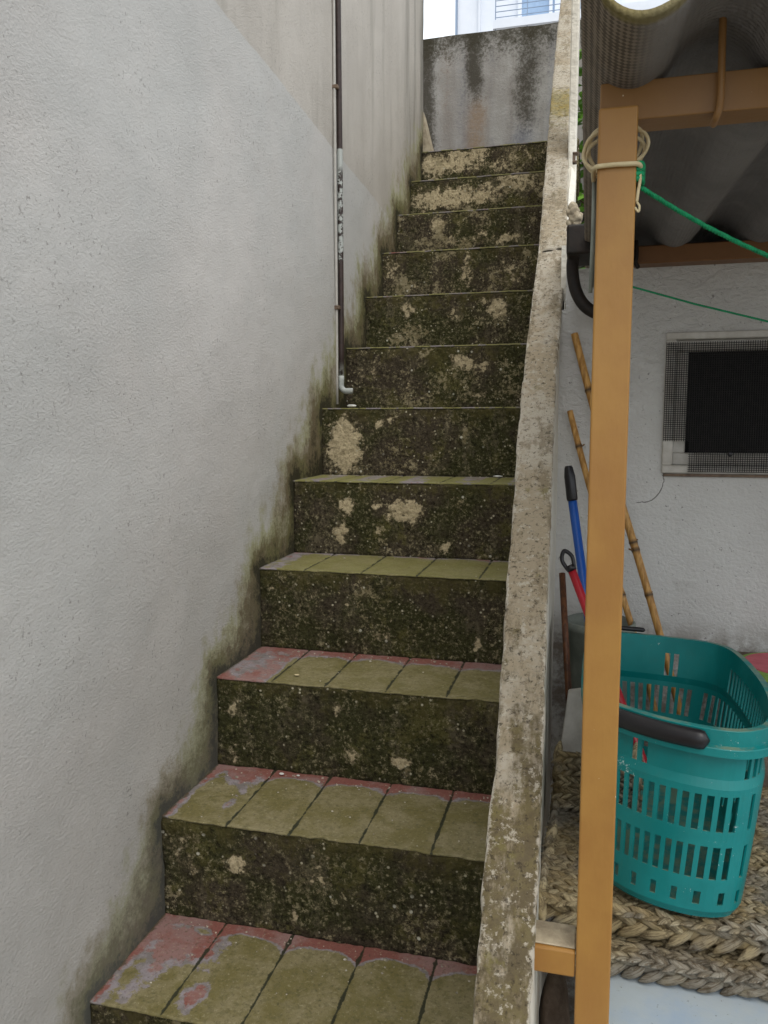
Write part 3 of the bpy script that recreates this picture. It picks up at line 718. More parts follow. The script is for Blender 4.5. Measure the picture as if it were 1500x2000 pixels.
# corrugated sheet
xs0 = at(1142, 200, Y=1.0).x
XT = .037; WV = .1495; AM = .0250
def zsheet(x, y):
    c = -math.cos(2*math.pi*(x-XT+.043*(y-.7))/WV); return .352 + AM*math.copysign(abs(c)**.72, c) + .0065*(y-.7)
ya, yb = .70, 2.06
nx = 260; ny = 56; x0_, x1_ = -.0165, 1.25
top, bot = [], []; bm = BM()
for i in range(nx+1):
    x = x0_+(x1_-x0_)*i/nx; ra, rb = [], []
    for j in range(ny+1):
        y = ya+(yb-ya)*j/ny+(.004*nz(x, 0, 0, 30) if j == 0 else 0)
        z = zsheet(x, y)+.0006*nz(x, y, 0, 25); xx = x+(.0015*nz(0, y, 0, 25) if i == 0 else 0)
        ra.append(bm.verts.new((xx, y, z-.0065))); rb.append(bm.verts.new((xx, y, z)))
    bot.append(ra); top.append(rb)
for i in range(nx):
    for j in range(ny):
        bm.faces.new((bot[i][j], bot[i][j+1], bot[i+1][j+1], bot[i+1][j])); bm.faces.new((top[i][j], top[i+1][j], top[i+1][j+1], top[i][j+1]))
for j in range(ny): bm.faces.new((bot[0][j], top[0][j], top[0][j+1], bot[0][j+1])); bm.faces.new((bot[nx][j], bot[nx][j+1], top[nx][j+1], top[nx][j]))
for i in range(nx): bm.faces.new((bot[i][0], bot[i+1][0], top[i+1][0], top[i][0])); bm.faces.new((bot[i][ny], top[i][ny], top[i+1][ny], bot[i+1][ny]))
tag(obj('roof_sheet', bm, M['sheet'], None, True), 'grey corrugated fibre cement roof sheet resting on the ochre beams', 'roof sheet')
hk = at(1410, 60, Y=.833)
bm = BM(); h0 = [at(1412, 30, Y=.829), at(1410, 110, Y=.829), at(1408, 180, Y=.829), at(1405, 210, Y=.832), at(1399, 228, Y=.835), at(1393, 243, Y=.85)]
h0[0].z = zsheet(h0[0].x, .829)
tube(bm, spline([h0[0]]+h0[1:], 5), .0034, 12)
tag(obj('hook_bolt', bm, M['brownpaint'], None, True), 'brown J shaped hook bolt clasping the front beam', 'hook bolt', 'roof hook bolts')
bm = BM(); h0 = [at(1243, 470, Y=1.603), at(1243, 500, Y=1.603), at(1241, 512, Y=1.603), at(1246, 522, Y=1.615)]
tube(bm, spline(h0, 5), .004, 10)
tag(obj('hook_bolt', bm, M['rubber'], None, True), 'dark hook bolt clasping the rear beam behind the post', 'hook bolt', 'roof hook bolts')

# elastic cord round the post head
ec = empty('elastic_cord', (.02, .82, .2), 'cream elastic cord looped round the head of the ochre post', 'cord')
z1 = at(1205, 323, Y=.797).z
bm = BM(); e = .0026
loop = [(px0-.003, .845, z1+.001), (px0-.0035, .81, z1-.0005), (px0-.001, .7975, z1), (.012, .7972, z1+.0008), (.026, .7972, z1+.0006), (px1+.0015, .7985, z1), (px1+.0038, .812, z1-.0015), (px1+.003, .845, z1)]
tube(bm, spline(loop, 8), .0022, 10); obj('wrap', bm, M['cream'], ec, True)
for i, (w_, top_, bt, yy) in enumerate(((.013, 257, 345, .842), (.011, 272, 352, .846), (.008, 250, 338, .850))):
    zt_, zb_ = at(1160, top_, Y=yy).z, at(1160, bt, Y=yy).z
    xx = px0-.0005
    bm = BM(); tube(bm, spline([(xx+.004, yy, zt_), (xx-w_*.6, yy-.003, zt_-.008), (xx-w_, yy-.002*i, (zt_+zb_)/2), (xx-w_*.75, yy-.002, zb_+.012), (xx+.001, yy-.010+.003*i, zb_+.001)], 7), .0019, 8); obj('coil', bm, M['cream'], ec, True)
    xx = px1; w2 = (.012, .009, .0065)[i]
    bm = BM(); tube(bm, spline([(xx-.004, yy, zt_+.001), (xx+w2*.7, yy, zt_-.006), (xx+w2, yy, (zt_+zb_)/2+.006), (xx+w2*.7, yy, zb_+.018), (xx+.001, yy-.006, zb_+.010)], 7), .0018, 8); obj('coil', bm, M['cream'], ec, True)
bm = BM(); zq = at(1250, 350, Y=.80).z
tube(bm, spline([(px1+.003, .806, z1), (px1+.0035, .803, z1-.012), (px1+.002, .802, z1-.024), (px1+.001, .802, z1-.033)], 6), .0015, 8)
tube(bm, spline([(px1+.001, .802, z1-.033), (px1+.0035, .801, z1-.037), (px1+.0028, .801, z1-.042), (px1-.0005, .801, z1-.038)], 6), .0011, 8)
obj('tail', bm, M['cream'], ec, True)
bm = BM(); a0, a1 = at(1161, 345, Y=.842), at(1153, 572, Y=.842)
tube(bm, [a0, a0.lerp(a1, .5)+Vector((.0006, 0, 0)), a1], .0020, 8); tube(bm, [a0+Vector((.003, .004, 0)), a1+Vector((.003, .004, .006))], .0018, 8)
obj('hanging_strand', bm, M['tub'], ec, True)

# green ropes
def rope(path, r, turns, bm):
    pts = [Vector(p) for p in path]; L = sum((b-a).length for a, b in zip(pts, pts[1:]))
    n = int(L/ (r*1.2))+8
    def P(t):
        s = t*L
        for a, b in zip(pts, pts[1:]):
            d = (b-a).length
            if s <= d: return a.lerp(b, s/d)
            s -= d
        return pts[-1]
    ax = (pts[-1]-pts[0]).normalized(); u = ax.orthogonal().normalized(); v = ax.cross(u)
    for k in range(3):
        tube(bm, [P(i/n)+(u*math.cos(turns*L*i/n+k*2.094)+v*math.sin(turns*L*i/n+k*2.094))*r*.5 for i in range(n+1)], r*.56, 7)
bm = BM(); g0 = Vector((px1+.004, .815, at(1252, 365, Y=.815).z)); g1 = at(1500, 500, Y=.90)
gd = (g1-g0); pts = [g0+gd*t-Vector((0, 0, .012*math.sin(math.pi*min(t, 1))*.3)) for t in (0, .25, .5, .75, 1, 2, 4, (1.05-g0.x)/(g1.x-g0.x))]
rope(pts, .0026, 560, bm)
# knot hugging the post
for k in range(4):
    zc = g0.z+.004+k*.0045
    tube(bm, spline([(px1-.001, .803, zc), (px1+.0045, .806, zc+.001), (px1+.006, .815, zc-.001), (px1+.003, .830, zc+.001)], 5), .0027, 8)
tag(obj('green_rope', bm, M['green'], None, True), 'thick green twisted rope knotted to the ochre post', 'rope', 'green ropes')
bm = BM(); g0 = at(1225, 557, Y=1.30); g1 = at(1500, 628, Y=1.25); gd = g1-g0
rope([g0-gd*.12, g0+gd*.5-Vector((0, 0, .002)), g1, g0+gd*((1.05-g0.x)/gd.x)], .0016, 700, bm)
tag(obj('green_rope', bm, M['green'], None, True), 'thin green line stretched in front of the window', 'rope', 'green ropes')

# drain pipe, and a black box standing in for shade between parapet and canopy
dp = empty('drain_pipe', (0, 1.60, .3), 'black curved drain pipe bending under the canopy behind the post', 'pipe')
Yd = 1.585
P = [at(1128, 455, Y=Yd), at(1122, 490, Y=Yd), at(1118, 525, Y=Yd), at(1124, 565, Y=Yd), at(1140, 595, Y=Yd), at(1165, 612, Y=Yd), at(1200, 622, Y=Yd)]
bm = BM(); tube(bm, spline(P, 8), .0115, 16); obj('pipe', bm, M['rubber'], dp, True)
g0, g1 = at(1108, 446, Y=1.56), at(1160, 500, Y=1.56)
bm = BM(); box(bm, g0.x, .06, 1.53, 1.655, g1.z, g0.z, .004, 2); obj('shade_block', bm, M['rubber'], dp)  # added box, coloured black in place of the shaded cavity under the sheet
# chunks of broken mortar where the parapet meets the roof
bm = BM()
for (x, y, s) in ((1118, 415, .012), (1124, 425, .013), (1113, 436, .007), (1127, 437, .008), (1112, 448, .006), (1120, 405, .010), (1130, 430, .007)):
    c = at(x, y, Y=1.66); n = BM(); bmesh.ops.create_icosphere(n, subdivisions=3, radius=s)
    for v in n.verts: v.co *= 1+.45*noise.noise(v.co*120+Vector((x, y, 0)))
    bmesh.ops.transform(n, matrix=Matrix.Translation(c), verts=n.verts[:]); t = bpy.data.meshes.new('t'); n.to_mesh(t); n.free(); bm.from_mesh(t); bpy.data.meshes.remove(t)
obj('broken_mortar', bm, M['rubble'], par, True)
bm = BM(); a = at(1119, 302, Y=2.0); b = at(1119, 322, Y=2.0)
box(bm, x1-.004, x1+.010, 1.98, 2.0, a.z-.004, a.z, .001); box(bm, x1-.004, x1+.006, 1.98, 2.0, b.z, b.z+.004, .001); box(bm, x1-.004, x1+.003, 1.985, 1.995, b.z, a.z, .001)
tag(obj('wall_hook', bm, M['steel']), 'small rusty metal hook fixed to the outer face of the parapet', 'hook')

# ------------------------------------------------------------------ table and cushions
TZ = -.695
tb = empty('garden_table', (.4, 1.2, GROUND), 'pale blue plastic table carrying the woven cushions', 'table')
bm = BM(); box(bm, .004, .95, .70, 1.50, TZ-.03, TZ, .012, 4); obj('table_top', bm, M['paleblue'], tb, True)
for (x, y) in ((.06, .76), (.89, .76), (.06, 1.44), (.89, 1.44)):
    bm = BM(); box(bm, x-.022, x+.022, y-.022, y+.022, GROUND, TZ-.031, .005, 2); obj('leg', bm, M['paleblue'], tb)
def cushion(x0, x1, y0, y1, z0, z1, rot, label, sag=0, seed=0, name='woven_cushion', mat4=None, edge=.011):
    rnd = random.Random(seed)
    bm = BM(); lay = bm.verts.layers.float.new('rnd'); lfu = bm.verts.layers.float.new('fu'); lfl = bm.verts.layers.float.new('fl')
    box(bm, x0+.010, x1-.010, y0+.010, y1-.010, z0+.004, z1-.007, .006, 1)
    proto = []; U, V = 9, 6
    def strand(c, d, nrm, L, Wd, T, val):
        d = d.normalized(); s = nrm.cross(d).normalized(); ring = []
        for j in range(V+1):
            ph = -math.pi/2+math.pi*j/V; rr = max(.05, (1-abs(math.sin(ph))**2.2)**.8)
            ring.append([])
            for i in range(U):
                a = 2*math.pi*i/U
                p = c+d*(math.sin(ph)*L/2)+s*(math.cos(a)*rr*Wd/2)+nrm*(math.sin(a)*rr*T/2+.0012*math.cos(ph))
                v = bm.verts.new(p); v[lay] = val; v[lfu] = math.cos(a)*rr; v[lfl] = math.sin(ph)*L*12; ring[-1].append(v)
        for a, b in zip(ring, ring[1:]):
            for i in range(U): bm.faces.new((a[i], a[(i+1) % U], b[(i+1) % U], b[i]))
    def braid(p0, p1, nrm, wd, T=.011):
        ax = (p1-p0); L = ax.length; ax.normalize(); side = nrm.cross(ax).normalized(); n = max(1, int(L/(wd*.72))); 
        for k in range(n):
            c = p0+ax*(k+.5)*L/n
            for sg in (-1, 1):
                off = ax*(wd*.39 if sg > 0 else 0)
                dr = ax*.86+side*sg*-.50+Vector([rnd.uniform(-.2, .2) for _ in range(3)])
                strand(c+off+side*sg*wd*.25+nrm*rnd.uniform(-.0015, .001), dr, nrm, wd*rnd.uniform(1.15, 1.45), wd*rnd.uniform(.36, .50), T*rnd.uniform(.8, 1.1), rnd.random())
    h = (z1-z0); rows = 1; wd = h/rows*.98
    for k in range(rows):
        zz = z0+h*(k+.5)/rows
        braid(Vector((x0, y0+edge, zz)), Vector((x1, y0+edge, zz)), Vector((0, -1, 0)), wd, .014)
        braid(Vector((x0+edge, y1, zz)), Vector((x0+edge, y0, zz)), Vector((-1, 0, 0)), wd, .018)
        braid(Vector((x1-edge, y0, zz)), Vector((x1-edge, y1, zz)), Vector((1, 0, 0)), wd, .018)
    wt = .019; n = int((y1-y0)/wt)
    for k in range(n):
        yy = y0+(y1-y0)*(k+.5)/n; braid(Vector((x0+.004, yy, z1-.006)), Vector((x1-.004, yy, z1-.006)), Vector((0, 0, 1)), wt, .0075)
    cx, cyy = (x0+x1)/2, (y0+y1)/2
    for v in bm.verts:
        v.co.z += sag*nz(v.co.x, v.co.y, seed, 3.2)+.0025*nz(v.co.x, v.co.y, seed, 14); v.co.y += .006*nz(v.co.x, 0, seed, 5)*sm(v.co.y, y1, y0)
    m4 = Matrix.Translation((cx, cyy, 0))@Matrix.Rotation(R(rot), 4, 'Z')@Matrix.Translation((-cx, -cyy, 0))
    if mat4: m4 = mat4
    bmesh.ops.transform(bm, matrix=m4, verts=bm.verts[:])
    return tag(obj(name, bm, M['weave'], None, True), label, 'cushion', 'woven seagrass cushions')
cushion(-.030, .46, .952, 1.42, TZ+.002, TZ+.034, -1, 'lower woven seagrass cushion lying directly on the pale blue table', .006, 3)
cushion(-.048, .43, .972, 1.40, TZ+.046, TZ+.084, -2, 'upper woven seagrass cushion with the teal basket standing on it', .006, 8)
# cushion standing on edge in the dark gap behind the post
m4 = Matrix.Translation((-.052, 1.36, -.665))@Matrix.Rotation(R(-96), 4, 'X')@Matrix.Rotation(R(90), 4, 'Z')
m4 = Matrix.Translation((-.044, 1.24, -.615))@Matrix.Rotation(R(90), 4, 'Y')@Matrix.Rotation(R(90), 4, 'X')@Matrix.Rotation(R(90), 4, 'Z')
cushion(0, .14, 0, .10, -.02, .02, 0, 'dark woven seagrass cushion standing upright in the gap behind the post', 0, 12, mat4=m4)

# ------------------------------------------------------------------ teal shopping basket
BZ1, BZ0 = -.362, -.603
RIM = [(.030, 1.045), (.060, 1.018), (.10, .992), (.15, .974), (.19, .975), (.222, 1.006), (.240, 1.07), (.248, 1.16), (.243, 1.27), (.231, 1.335), (.205, 1.368), (.144, 1.388), (.06, 1.400), (.03, 1.390), (.014, 1.35), (.010, 1.25), (.010, 1.14), (.016, 1.075)]
crv = spline([(x, y, 0) for x, y in RIM], 12, True)
L = [0]
for a, b in zip(crv, crv[1:]+crv[:1]): L.append(L[-1]+(b-a).length)
PER = L[-1]; NC = 2*int(PER/.0147)
def per(s):
    s = (s % 1)*PER
    for i in range(len(crv)):
        if L[i+1] >= s: return crv[i].lerp(crv[(i+1) % len(crv)], (s-L[i])/(L[i+1]-L[i]))
CXB, CYB = .128, 1.19
BOT = [(.030, 1.03), (.052, 1.000), (.086, .978), (.128, .966), (.166, .968), (.192, .988), (.206, 1.05), (.212, 1.15), (.209, 1.25), (.197, 1.31), (.168, 1.34), (.128, 1.352), (.07, 1.36), (.047, 1.352), (.034, 1.32), (.030, 1.24), (.030, 1.14), (.029, 1.07)]
bcr = spline([(x, y, 0) for x, y in BOT], 12, True)
def perb(s):
    s = (s % 1)*PER
    for i in range(len(crv)):
        if L[i+1] >= s: return bcr[i].lerp(bcr[(i+1) % len(crv)], (s-L[i])/(L[i+1]-L[i]))
SP = [(i if i % 2 == 0 else i+.14)/NC for i in range(NC)]
pc = [per(q) for q in SP]; pbm = [perb(q) for q in SP]
nrmv = []
for i in range(NC):
    d = pc[(i+1) % NC]-pc[i-1]; nrmv.append(Vector((d.y, -d.x, 0)).normalized())
def bp(i, t, off=0):
    p = pbm[i % NC].lerp(pc[i % NC], t**.85); e = .010*max(0, 1-t/.05)**2
    return Vector((p.x, p.y, BZ0+(BZ1-BZ0)*t))+nrmv[i % NC]*(off-e)
ts = [0, .02, .05, .085, .152, .19, .22, .39, .425, .47, .655, .69, .735, .89, .95, 1.0]
bk = empty('shopping_basket', (CXB, CYB, BZ0), 'teal plastic shopping basket with slotted sides and black handle', 'basket')
bm = BM(); grid = [[bm.verts.new(bp(i, t, -.0035 if (t > .70) else 0)) for t in ts] for i in range(NC)]
def side(i):     # long flanks carry a dense row of tall slots
    p = pc[i]; return (p.x > .236 or p.x < .02) and 1.06 < p.y < 1.33
xs_t = [i for i in range(NC) if i % 2 == 0]
def is_slot(i, j):
    if i % 2: return False
    if j != 12 and pc[i].x > .212 and pc[i].y < 1.045: return False
    if j == 3: return (i//2) % 2 == 0
    if j in (6, 9): return (i//2) % 14 not in (13,)
    if j == 12:
        if side(i): return True
        x, y = pc[i].x, pc[i].y
        return (y < 1.1 and (.052 < x < .078 or .195 < x < .222)) or (y > 1.3 and (.135 < x < .168))
    return False
for i in range(NC):
    for j in range(len(ts)-1):
        if is_slot(i, j): continue
        a, b = grid[i], grid[(i+1) % NC]; bm.faces.new((a[j], b[j], b[j+1], a[j+1]))
bm.normal_update()
me = bpy.data.meshes.new('tub'); bm.to_mesh(me); bm.free(); o = link('tub', me, M['teal'], bk)
md = o.modifiers.new('s', 'SOLIDIFY'); md.thickness = .0026; md.offset = -1
# floor
bm = BM(); bm.faces.new([bm.verts.new(bp(i, .02, -.002)) for i in range(NC)]); r_ = bmesh.ops.extrude_face_region(bm, geom=bm.faces[:])
for v in [e for e in r_['geom'] if isinstance(e, bmesh.types.BMVert)]: v.co.z -= .003
obj('floor', bm, M['teal'], bk)
# rim lip
prof = [(-.0035, -.026), (.0075, -.030), (.0085, -.027), (.0088, -.004), (.0075, 0), (-.0020, .001), (-.0052, 0), (-.0052, -.008), (-.0035, -.012)]
prof = [(-.0050, -.0006), (-.0040, 0), (.0026, 0), (.0034, -.0008), (.0038, -.0190), (.0098, -.0204), (.0106, -.0214), (.0106, -.0310), (.0080, -.0312), (.0074, -.0240), (.0004, -.0230), (-.0030, -.014)]
bm = BM(); rg = [[bm.verts.new(bp(i, 1)+nrmv[i]*a+Vector((0, 0, b))) for a, b in prof] for i in range(NC)]
m_ = len(prof)
for i in range(NC):
    for j in range(m_): bm.faces.new((rg[i][j], rg[(i+1) % NC][j], rg[(i+1) % NC][(j+1) % m_], rg[i][(j+1) % m_]))
bmesh.ops.recalc_face_normals(bm, faces=bm.faces[:]); obj('rim', bm, M['teal'], bk)
def grip(i0, i1, off, dz, r0, flat=1.25):
    bm = BM(); n = 36; rings = []
    for k in range(n+1):
        t = k/n; f = i0+(i1-i0)*t; i = int(math.floor(f)); fr = f-i
        c = bp(i, 1).lerp(bp(i+1, 1), fr)+nrmv[i % NC]*off+Vector((0, 0, dz)); nn = nrmv[i % NC].lerp(nrmv[(i+1) % NC], fr)
        rr = r0*min(1, math.sqrt(max(.02, 1-max(0, (abs(2*t-1)-.90)/.10)**2)))
        rings.append([bm.verts.new(c+nn*math.cos(a)*rr+Vector((0, 0, 1))*math.sin(a)*rr*flat) for a in [2*math.pi*q/14 for q in range(14)]])
    for a, b in zip(rings, rings[1:]):
        for q in range(14): bm.faces.new((a[q], a[(q+1) % 14], b[(q+1) % 14], b[q]))
    bm.faces.new(rings[0]); bm.faces.new(rings[-1]); bmesh.ops.recalc_face_normals(bm, faces=bm.faces[:])
    return bm
def idx(x, y): return min(range(NC), key=lambda i: (pc[i].x-x)**2+(pc[i].y-y)**2)
ia, ib = idx(.016, 1.06), idx(.152, .974)
if ib < ia: ib += NC
if ib-ia > NC/2: ia, ib = ib-NC, ia
obj('handle', grip(ia, ib, .0095, -.013, .0092, 1.32), M['black'], bk, True)
ic, id_ = idx(.10, 1.394), idx(.03, 1.39)
obj('handle', grip(min(ic, id_), max(ic, id_), .004, .006, .005, .8), M['black'], bk, True)

# ------------------------------------------------------------------ canes and broom sticks leaning in the corner
def cane(a, b, r, nodes, name, label, mat, group=None):
    a, b = Vector(a), Vector(b); L = (b-a).length; ax = (b-a).normalized(); n = 300
    bm = BM()
    nd = [q+.0 for q in nodes]
    def rf(t):
        d = min([abs(t-q)*L for q in nd] or [9]); return r*(1+.16*math.exp(-(d/.004)**2))*(1.0+.06*math.sin(t*7))
    u = ax.orthogonal().normalized()
    tube(bm, [a+ax*L*i/n+u*.004*math.sin(i*.11*90/n) for i in range(n+1)], r, 12, True, rf)
    for i, q in enumerate(nd):
        c = a+ax*L*q; s = u if i % 2 else -u
        tube(bm, [c+s*r*.8, c+s*(r+.007)-ax*.004], .0018, 6)
    o = obj(name, bm, mat, None, True)
    fattr(o.data, 'ring', [max([math.exp(-(((v.co-a).dot(ax)-q*L)/.0045)**2) for q in nd] or [0]) for v in o.data.vertices])
    return tag(o, label, name.replace('_', ' '), group)
A1 = at(1122, 652, Y=1.648); B1 = at(1283, 1228, Y=1.52)
def ext(a, b, z):
    t = (z-a.z)/(b.z-a.z); return a+(b-a)*t
E1 = ext(A1, B1, -.95); E1.y = max(E1.y, 1.43)
cane(A1, E1, .0072, [.10, .22, .36] + [((at(1270, y, Y=1.6).z-A1.z)/(E1.z-A1.z)) for y in (1070, 1152)] + [.72, .86], 'bamboo_cane', 'taller bamboo cane with knotty rings crossing behind the ochre post', M['bamboo'], 'bamboo canes')
A2 = at(1113, 803, Y=1.645); B2 = at(1226, 1205, Y=1.53); E2 = ext(A2, B2, -.95)
cane(A2, E2, .0060, [((at(1125, 872, Y=1.63).z-A2.z)/(E2.z-A2.z)), .36, .62, .8], 'bamboo_cane', 'shorter thinner bamboo cane leaning left of the taller one', M['bamboo'], 'bamboo canes')
A3 = at(1098, 1120, Y=1.50); B3 = at(1112, 1380, Y=1.38)
bm = BM(); tube(bm, [A3, A3.lerp(B3, .5), ext(A3, B3, -.85)], .0060, 10); tag(obj('wooden_stick', bm, M['stick'], None, True), 'dark brown wooden stick standing against the parapet beside the brooms', 'stick')
def broom(top, g1, b, r, mat, label, hang=False):
    e = empty('broom', top, label, 'broom', 'broom handles in the corner')
    top, g1, b = Vector(top), Vector(g1), Vector(b); e.location = ext(top, b, -1.2)
    dd = (b-top).normalized()
    bm = BM(); tube(bm, [g1-dd*.002, e.location.copy()], r, 14); obj('stick', bm, mat, e, True)
    bm = BM()
    if hang:
        s = Vector((dd.z, 0, -dd.x)).normalized()
        if s.x < 0: s = -s
        w_ = r*1.25
        P = spline([top+dd*.034-s*w_*.6, top+dd*.014-s*w_, top+s*0, top+dd*.014+s*w_, top+dd*.034+s*w_*.6], 6)
        tube(bm, P, .0036, 8); tube(bm, [top+dd*.027, g1], r*1.2, 14)
    else: tube(bm, [top, top+dd*.004, top+dd*.02, g1-dd*.004, g1], r*1.2, 14, True, lambda t: r*(.75 if t < .1 else .95 if t < .3 else 1.25 if t < .9 else 1.1))
    obj('grip', bm, M['black'], e, True)
    f = e.location
    bm = BM(); box(bm, f.x-.12, f.x+.12, f.y-.02, f.y+.02, f.z-.05, f.z+.0, .01, 2); obj('brush_head', bm, mat, e)
broom(at(1110, 910, Y=1.55), at(1118, 978, Y=1.545), at(1137, 1110, Y=1.53), .0085, M['blue'], 'blue broom handle with plain black grip, taller of the two brooms')
broom(at(1102, 1076, Y=1.42), at(1117, 1114, Y=1.415), at(1138, 1172, Y=1.405), .0075, M['red'], 'red broom handle whose black grip has a hanging hole', True)

# grey tub behind the post, white board
c = at(1163, 1215, Y=1.50)
bm = BM()
prof = [(.052, 0), (.056, .10), (.060, .22), (.066, .224), (.066, .236), (.061, .238), (.057, .22), (.053, .11), (.049, .006), (0, .006)]
prof = [(0, -.004)]+[(a, b*1.1) for a, b in prof]
rg = []
for a, b in prof: rg.append([bm.verts.new((c.x+.008+a*math.cos(q), 1.52+a*math.sin(q), c.z-.262+b)) for q in [2*math.pi*k/32 for k in range(32)]])
for a, b in zip(rg, rg[1:]):
    for q in range(32): bm.faces.new((a[q], a[(q+1) % 32], b[(q+1) % 32], b[q]))
bmesh.ops.remove_doubles(bm, verts=bm.verts[:], dist=1e-5); bmesh.ops.recalc_face_normals(bm, faces=bm.faces[:])
tag(obj('plastic_tub', bm, M['tub'], None, True), 'tall grey green plastic tub tucked behind the post and basket', 'tub')
a, b, c_, d = at(1110, 1350, Y=1.34), at(1150, 1345, Y=1.34), at(1135, 1520, Y=1.30), at(1088, 1503, Y=1.30)
bm = BM(); v = [bm.verts.new(p) for p in (a, b, c_, d)]+[bm.verts.new(p+Vector((0, .012, 0))) for p in (a, b, c_, d)]
for f in ((0, 1, 2, 3), (7, 6, 5, 4), (0, 4, 5, 1), (1, 5, 6, 2), (2, 6, 7, 3), (3, 7, 4, 0)): bm.faces.new([v[i] for i in f])
bmesh.ops.bevel(bm, geom=bm.edges[:], offset=.0015, segments=1, affect='EDGES'); bmesh.ops.recalc_face_normals(bm, faces=bm.faces[:])
tag(obj('white_board', bm, M['winframe']), 'small scuffed white board leaning left of the post', 'board')
# masonry ledge and round seat pad
bm = BM(); box(bm, .275, 1.3, 1.40, 1.657, GROUND, -.452, .006, 2); tag(obj('masonry_ledge', bm, M['stone']), 'grey brown masonry ledge along the foot of the house wall', 'ledge')
pd = empty('seat_pad', (.36, 1.53, -.45), 'round pink and lime seat pad lying on the ledge behind the basket', 'seat pad')
for nm, r_, hh, mt in (('lime_rim', .085, .012, m_simple('lime_fabric', '#7fa04a', '#8fae58', .8, 60, .001)), ('pink_centre', .074, .0145, m_simple('pink_fabric', '#c0606a', '#cc6e78', .8, 60, .001))):
    bm = BM(); bmesh.ops.create_cone(bm, cap_ends=True, segments=40, radius1=r_, radius2=r_*.97, depth=hh, matrix=Matrix.Translation((.36, 1.53, -.451+hh/2))); obj(nm, bm, mt, pd)
# stone in the dark gap under the bracket
bm = BM(); c = at(1085, 1985, Y=1.02); bmesh.ops.create_icosphere(bm, subdivisions=4, radius=.05)
for v in bm.verts: v.co = Vector((v.co.x*.45, v.co.y*1.2, v.co.z*1.7))*(1+.25*noise.noise(v.co*22)); v.co += Vector((c.x-.001, 1.06, c.z-.045))
tag(obj('stone', bm, M['stone'], None, True), 'rough brown stone wedged in the dark gap below the bracket', 'stone')

# ------------------------------------------------------------------ litter on the steps
def chip(px, py, k, s, m, label, sx=1.6, zz=.004):
    yk = Y0+(k+1)*D; zt = Z0+k*H; r = ray(px, py)
    p = at(px, py, Z=zt+.004) if r.z < -.03 else None
    if p is None or p.y > yk-.01 or p.y < yk-D: p = at(px, py, Y=yk-.02); p.z = zt+.004
    if k >= 5: p = at(px, py, Y=Y0+k*D+.03); p.z = zt+.006
    bm = BM(); bmesh.ops.create_icosphere(bm, subdivisions=2, radius=s)
    for v in bm.verts: v.co = Vector((v.co.x*sx, v.co.y, v.co.z*.4))*(1+.35*noise.noise(v.co*200+Vector((px, 0, 0)))); v.co += Vector((p.x, p.y, zt+zz))
    tag(obj('plaster_chip', bm, m, None, True), label, 'chip', 'plaster chips on the steps')
chip(687, 799, 5, .010, M['whiteplastic'], 'white plaster chip on the step beneath the pipe elbow', 1.5, .007)
chip(972, 943, 4, .007, M['whiteplastic'], 'flat white flake near the parapet on the fifth tread', 2.0)
chip(550, 1502, 1, .004, M['whiteplastic'], 'tiny white flake at the back of the second tread', 1.3)
chip(582, 1500, 1, .003, M['whiteplastic'], 'smallest pale crumb at the back of the second tread', 1.2)
chip(580, 1318, 2, .004, M['cream'], 'small cream flake in the middle of the third tread, towards the wall', 1.6)

rg_ = random.Random(11); bm = BM()
for q in range(330):
    k = rg_.choice((0, 0, 1, 1, 2, 2, 3, 4)); zt = Z0+k*H
    x = XL+.02+rg_.random()*(XR-XL-.04); y = Y0+(k+1)*D-.012-abs(rg_.gauss(0, .022)) if rg_.random() < .75 else Y0+k*D+rg_.random()*D*.9+.01
    n = BM(); bmesh.ops.create_icosphere(n, subdivisions=1, radius=rg_.uniform(.0008, .0022)*(1.6 if rg_.random() < .08 else 1))
    for v in n.verts: v.co = Vector((v.co.x*rg_.uniform(.7, 1.5), v.co.y, v.co.z*.6))+Vector((x, y, zt+.0009))
    t = bpy.data.meshes.new('t'); n.to_mesh(t); n.free(); bm.from_mesh(t); bpy.data.meshes.remove(t)
tag(obj('grit', bm, m_simple('grit', '#6b6355', '#c9c2b2', .9, 70, 0)), 'loose pale grit and crumbs scattered over the stair treads', 'grit', kind='stuff')
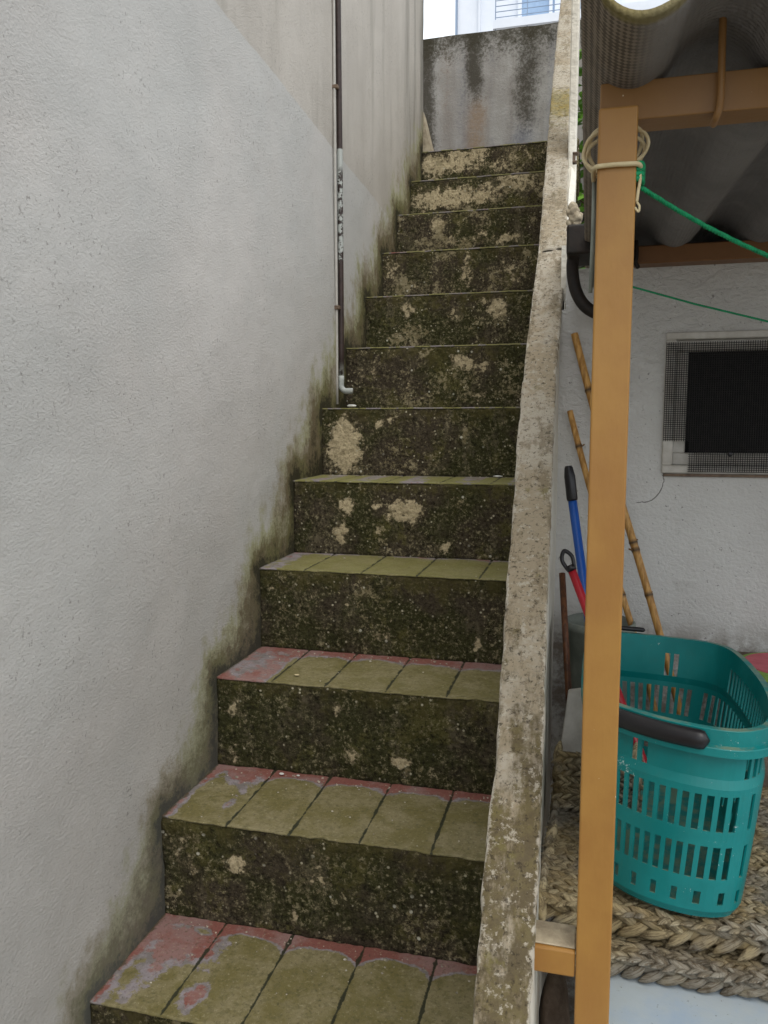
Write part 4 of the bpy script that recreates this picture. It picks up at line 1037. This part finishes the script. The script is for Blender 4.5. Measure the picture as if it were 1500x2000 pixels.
# ------------------------------------------------------------------ plant beyond the canopy
pc_ = at(1139, 290, Y=4.2)
pl = empty('climbing_shrub', (pc_.x+.12, 4.2, GROUND), 'bright green leafy shrub seen in the slit beside the parapet', 'shrub')
rnd = random.Random(2); bm = BM(); stems = BM()
tube(stems, spline([(pc_.x+.15, 4.2, GROUND), (pc_.x+.10, 4.2, .3), (pc_.x+.14, 4.2, 1.2), (pc_.x+.10, 4.2, 1.7)], 6), .02, 8, True, lambda t: .028*(1-t*.7))
for k in range(420):
    h = rnd.random(); z = .45+h*1.35; a = rnd.random()*6.283; rr = .30*math.sqrt(rnd.random())*(1-.3*h)
    c = Vector((pc_.x+.15+rr*math.cos(a), 4.2+rr*math.sin(a), z))
    d = Vector((math.cos(a), math.sin(a), rnd.uniform(-.9, .4))).normalized(); s = d.cross(Vector((rnd.uniform(-.4, .4), rnd.uniform(-.4, .4), 1))).normalized(); nn = s.cross(d)
    l_, w2 = rnd.uniform(.07, .12), rnd.uniform(.022, .036)
    p = [c, c+d*l_*.35+s*w2, c+d*l_*.75+s*w2*.7, c+d*l_-nn*.01, c+d*l_*.75-s*w2*.7, c+d*l_*.35-s*w2]; mid = [c+d*l_*.35-nn*.006, c+d*l_*.75-nn*.008]
    v = [bm.verts.new(q) for q in p]; m2 = [bm.verts.new(q) for q in mid]
    bm.faces.new((v[0], v[1], m2[0])); bm.faces.new((v[1], v[2], m2[1], m2[0])); bm.faces.new((v[2], v[3], m2[1])); bm.faces.new((v[3], v[4], m2[1])); bm.faces.new((v[4], v[5], m2[0], m2[1])); bm.faces.new((v[5], v[0], m2[0]))
    if k % 9 == 0: tube(stems, [(pc_.x+.12, 4.2, z-.12), c], .004, 5)
obj('foliage', bm, M['leaf'], pl); obj('stems', stems, M['bark'], pl)

# ------------------------------------------------------------------ far apartment building
YF = 20.0
fb = empty('apartment_building', (2, YF, GROUND), 'pale apartment building with balcony windows seen above the concrete wall', 'building')
f = lambda x, y, Y=YF: at(x, y, Y=Y)
xw0 = f(894, 20).x
bm = BM(); box(bm, xw0, 9, YF, YF+8, GROUND, 16); obj('wall', bm, M['bwall'], fb)
bm = BM(); box(bm, xw0-.05, xw0-.002, YF-.06, YF+8, GROUND, 16.1); obj('corner_trim', bm, M['bgrey'], fb)
bm = BM(); box(bm, f(935, 0).x, f(935, 0).x+.05, YF-.06, YF-.003, 2, 16.1); obj('corner_trim', bm, M['bwall'], fb)
for (xa_, xb_, za_, zb_) in ((f(1020, 0).x, f(1084, 0).x, f(1040, 62).z, f(1040, -120).z), (f(1130, 0).x, f(1200, 0).x, f(1135, 62).z, f(1135, -60).z)):
    bm = BM(); 
    for (p, q, r1, r2) in ((xa_-.10, xa_, za_, zb_), (xb_, xb_+.12, za_, zb_), (xa_-.10, xb_+.12, zb_+.002, zb_+.1), ((xa_+xb_)/2+.25, (xa_+xb_)/2+.33, za_, zb_), (xa_-.10, xb_+.12, za_-.1, za_-.002)):
        box(bm, p, q, YF-.08, YF-.002, r1, r2, .01)
    fr = obj('window', bm, M['bwall'], fb)
    bm = BM(); box(bm, xa_, xb_, YF-.04, YF-.004, za_, zb_); o = obj('pane', bm, M['bglass']); o.parent = fr
bm = BM(); box(bm, f(1001, 40).x, f(1012, 40).x, YF-.05, YF-.003, f(1005, 60).z, f(1005, 40).z); obj('vent', bm, M['dark'], fb)
bm = BM()
YR = YF-1.0
xr0, xr1 = f(968, 20, YR).x, f(1200, 20, YR).x
for y in (-30, -15, 2, 13, 24, 35, 46): 
    z = f(968, y, YR).z; tube(bm, [(xr0, YR, z), (xr1, YR, z+.0)], .009, 6)
for x in (968, 1030, 1100, 1170): tube(bm, [(f(x, 20, YR).x, YR, f(968, 60, YR).z), (f(x, 20, YR).x, YR, f(968, -40, YR).z)], .012, 6)
obj('balcony_rail', bm, M['bgrey'], fb)
bm = BM(); box(bm, xr0-.05, 9, YR-.05, YF-.002, f(1050, 62).z-.30, f(1050, 62).z-.12); obj('balcony_slab', bm, M['bwall'], fb)
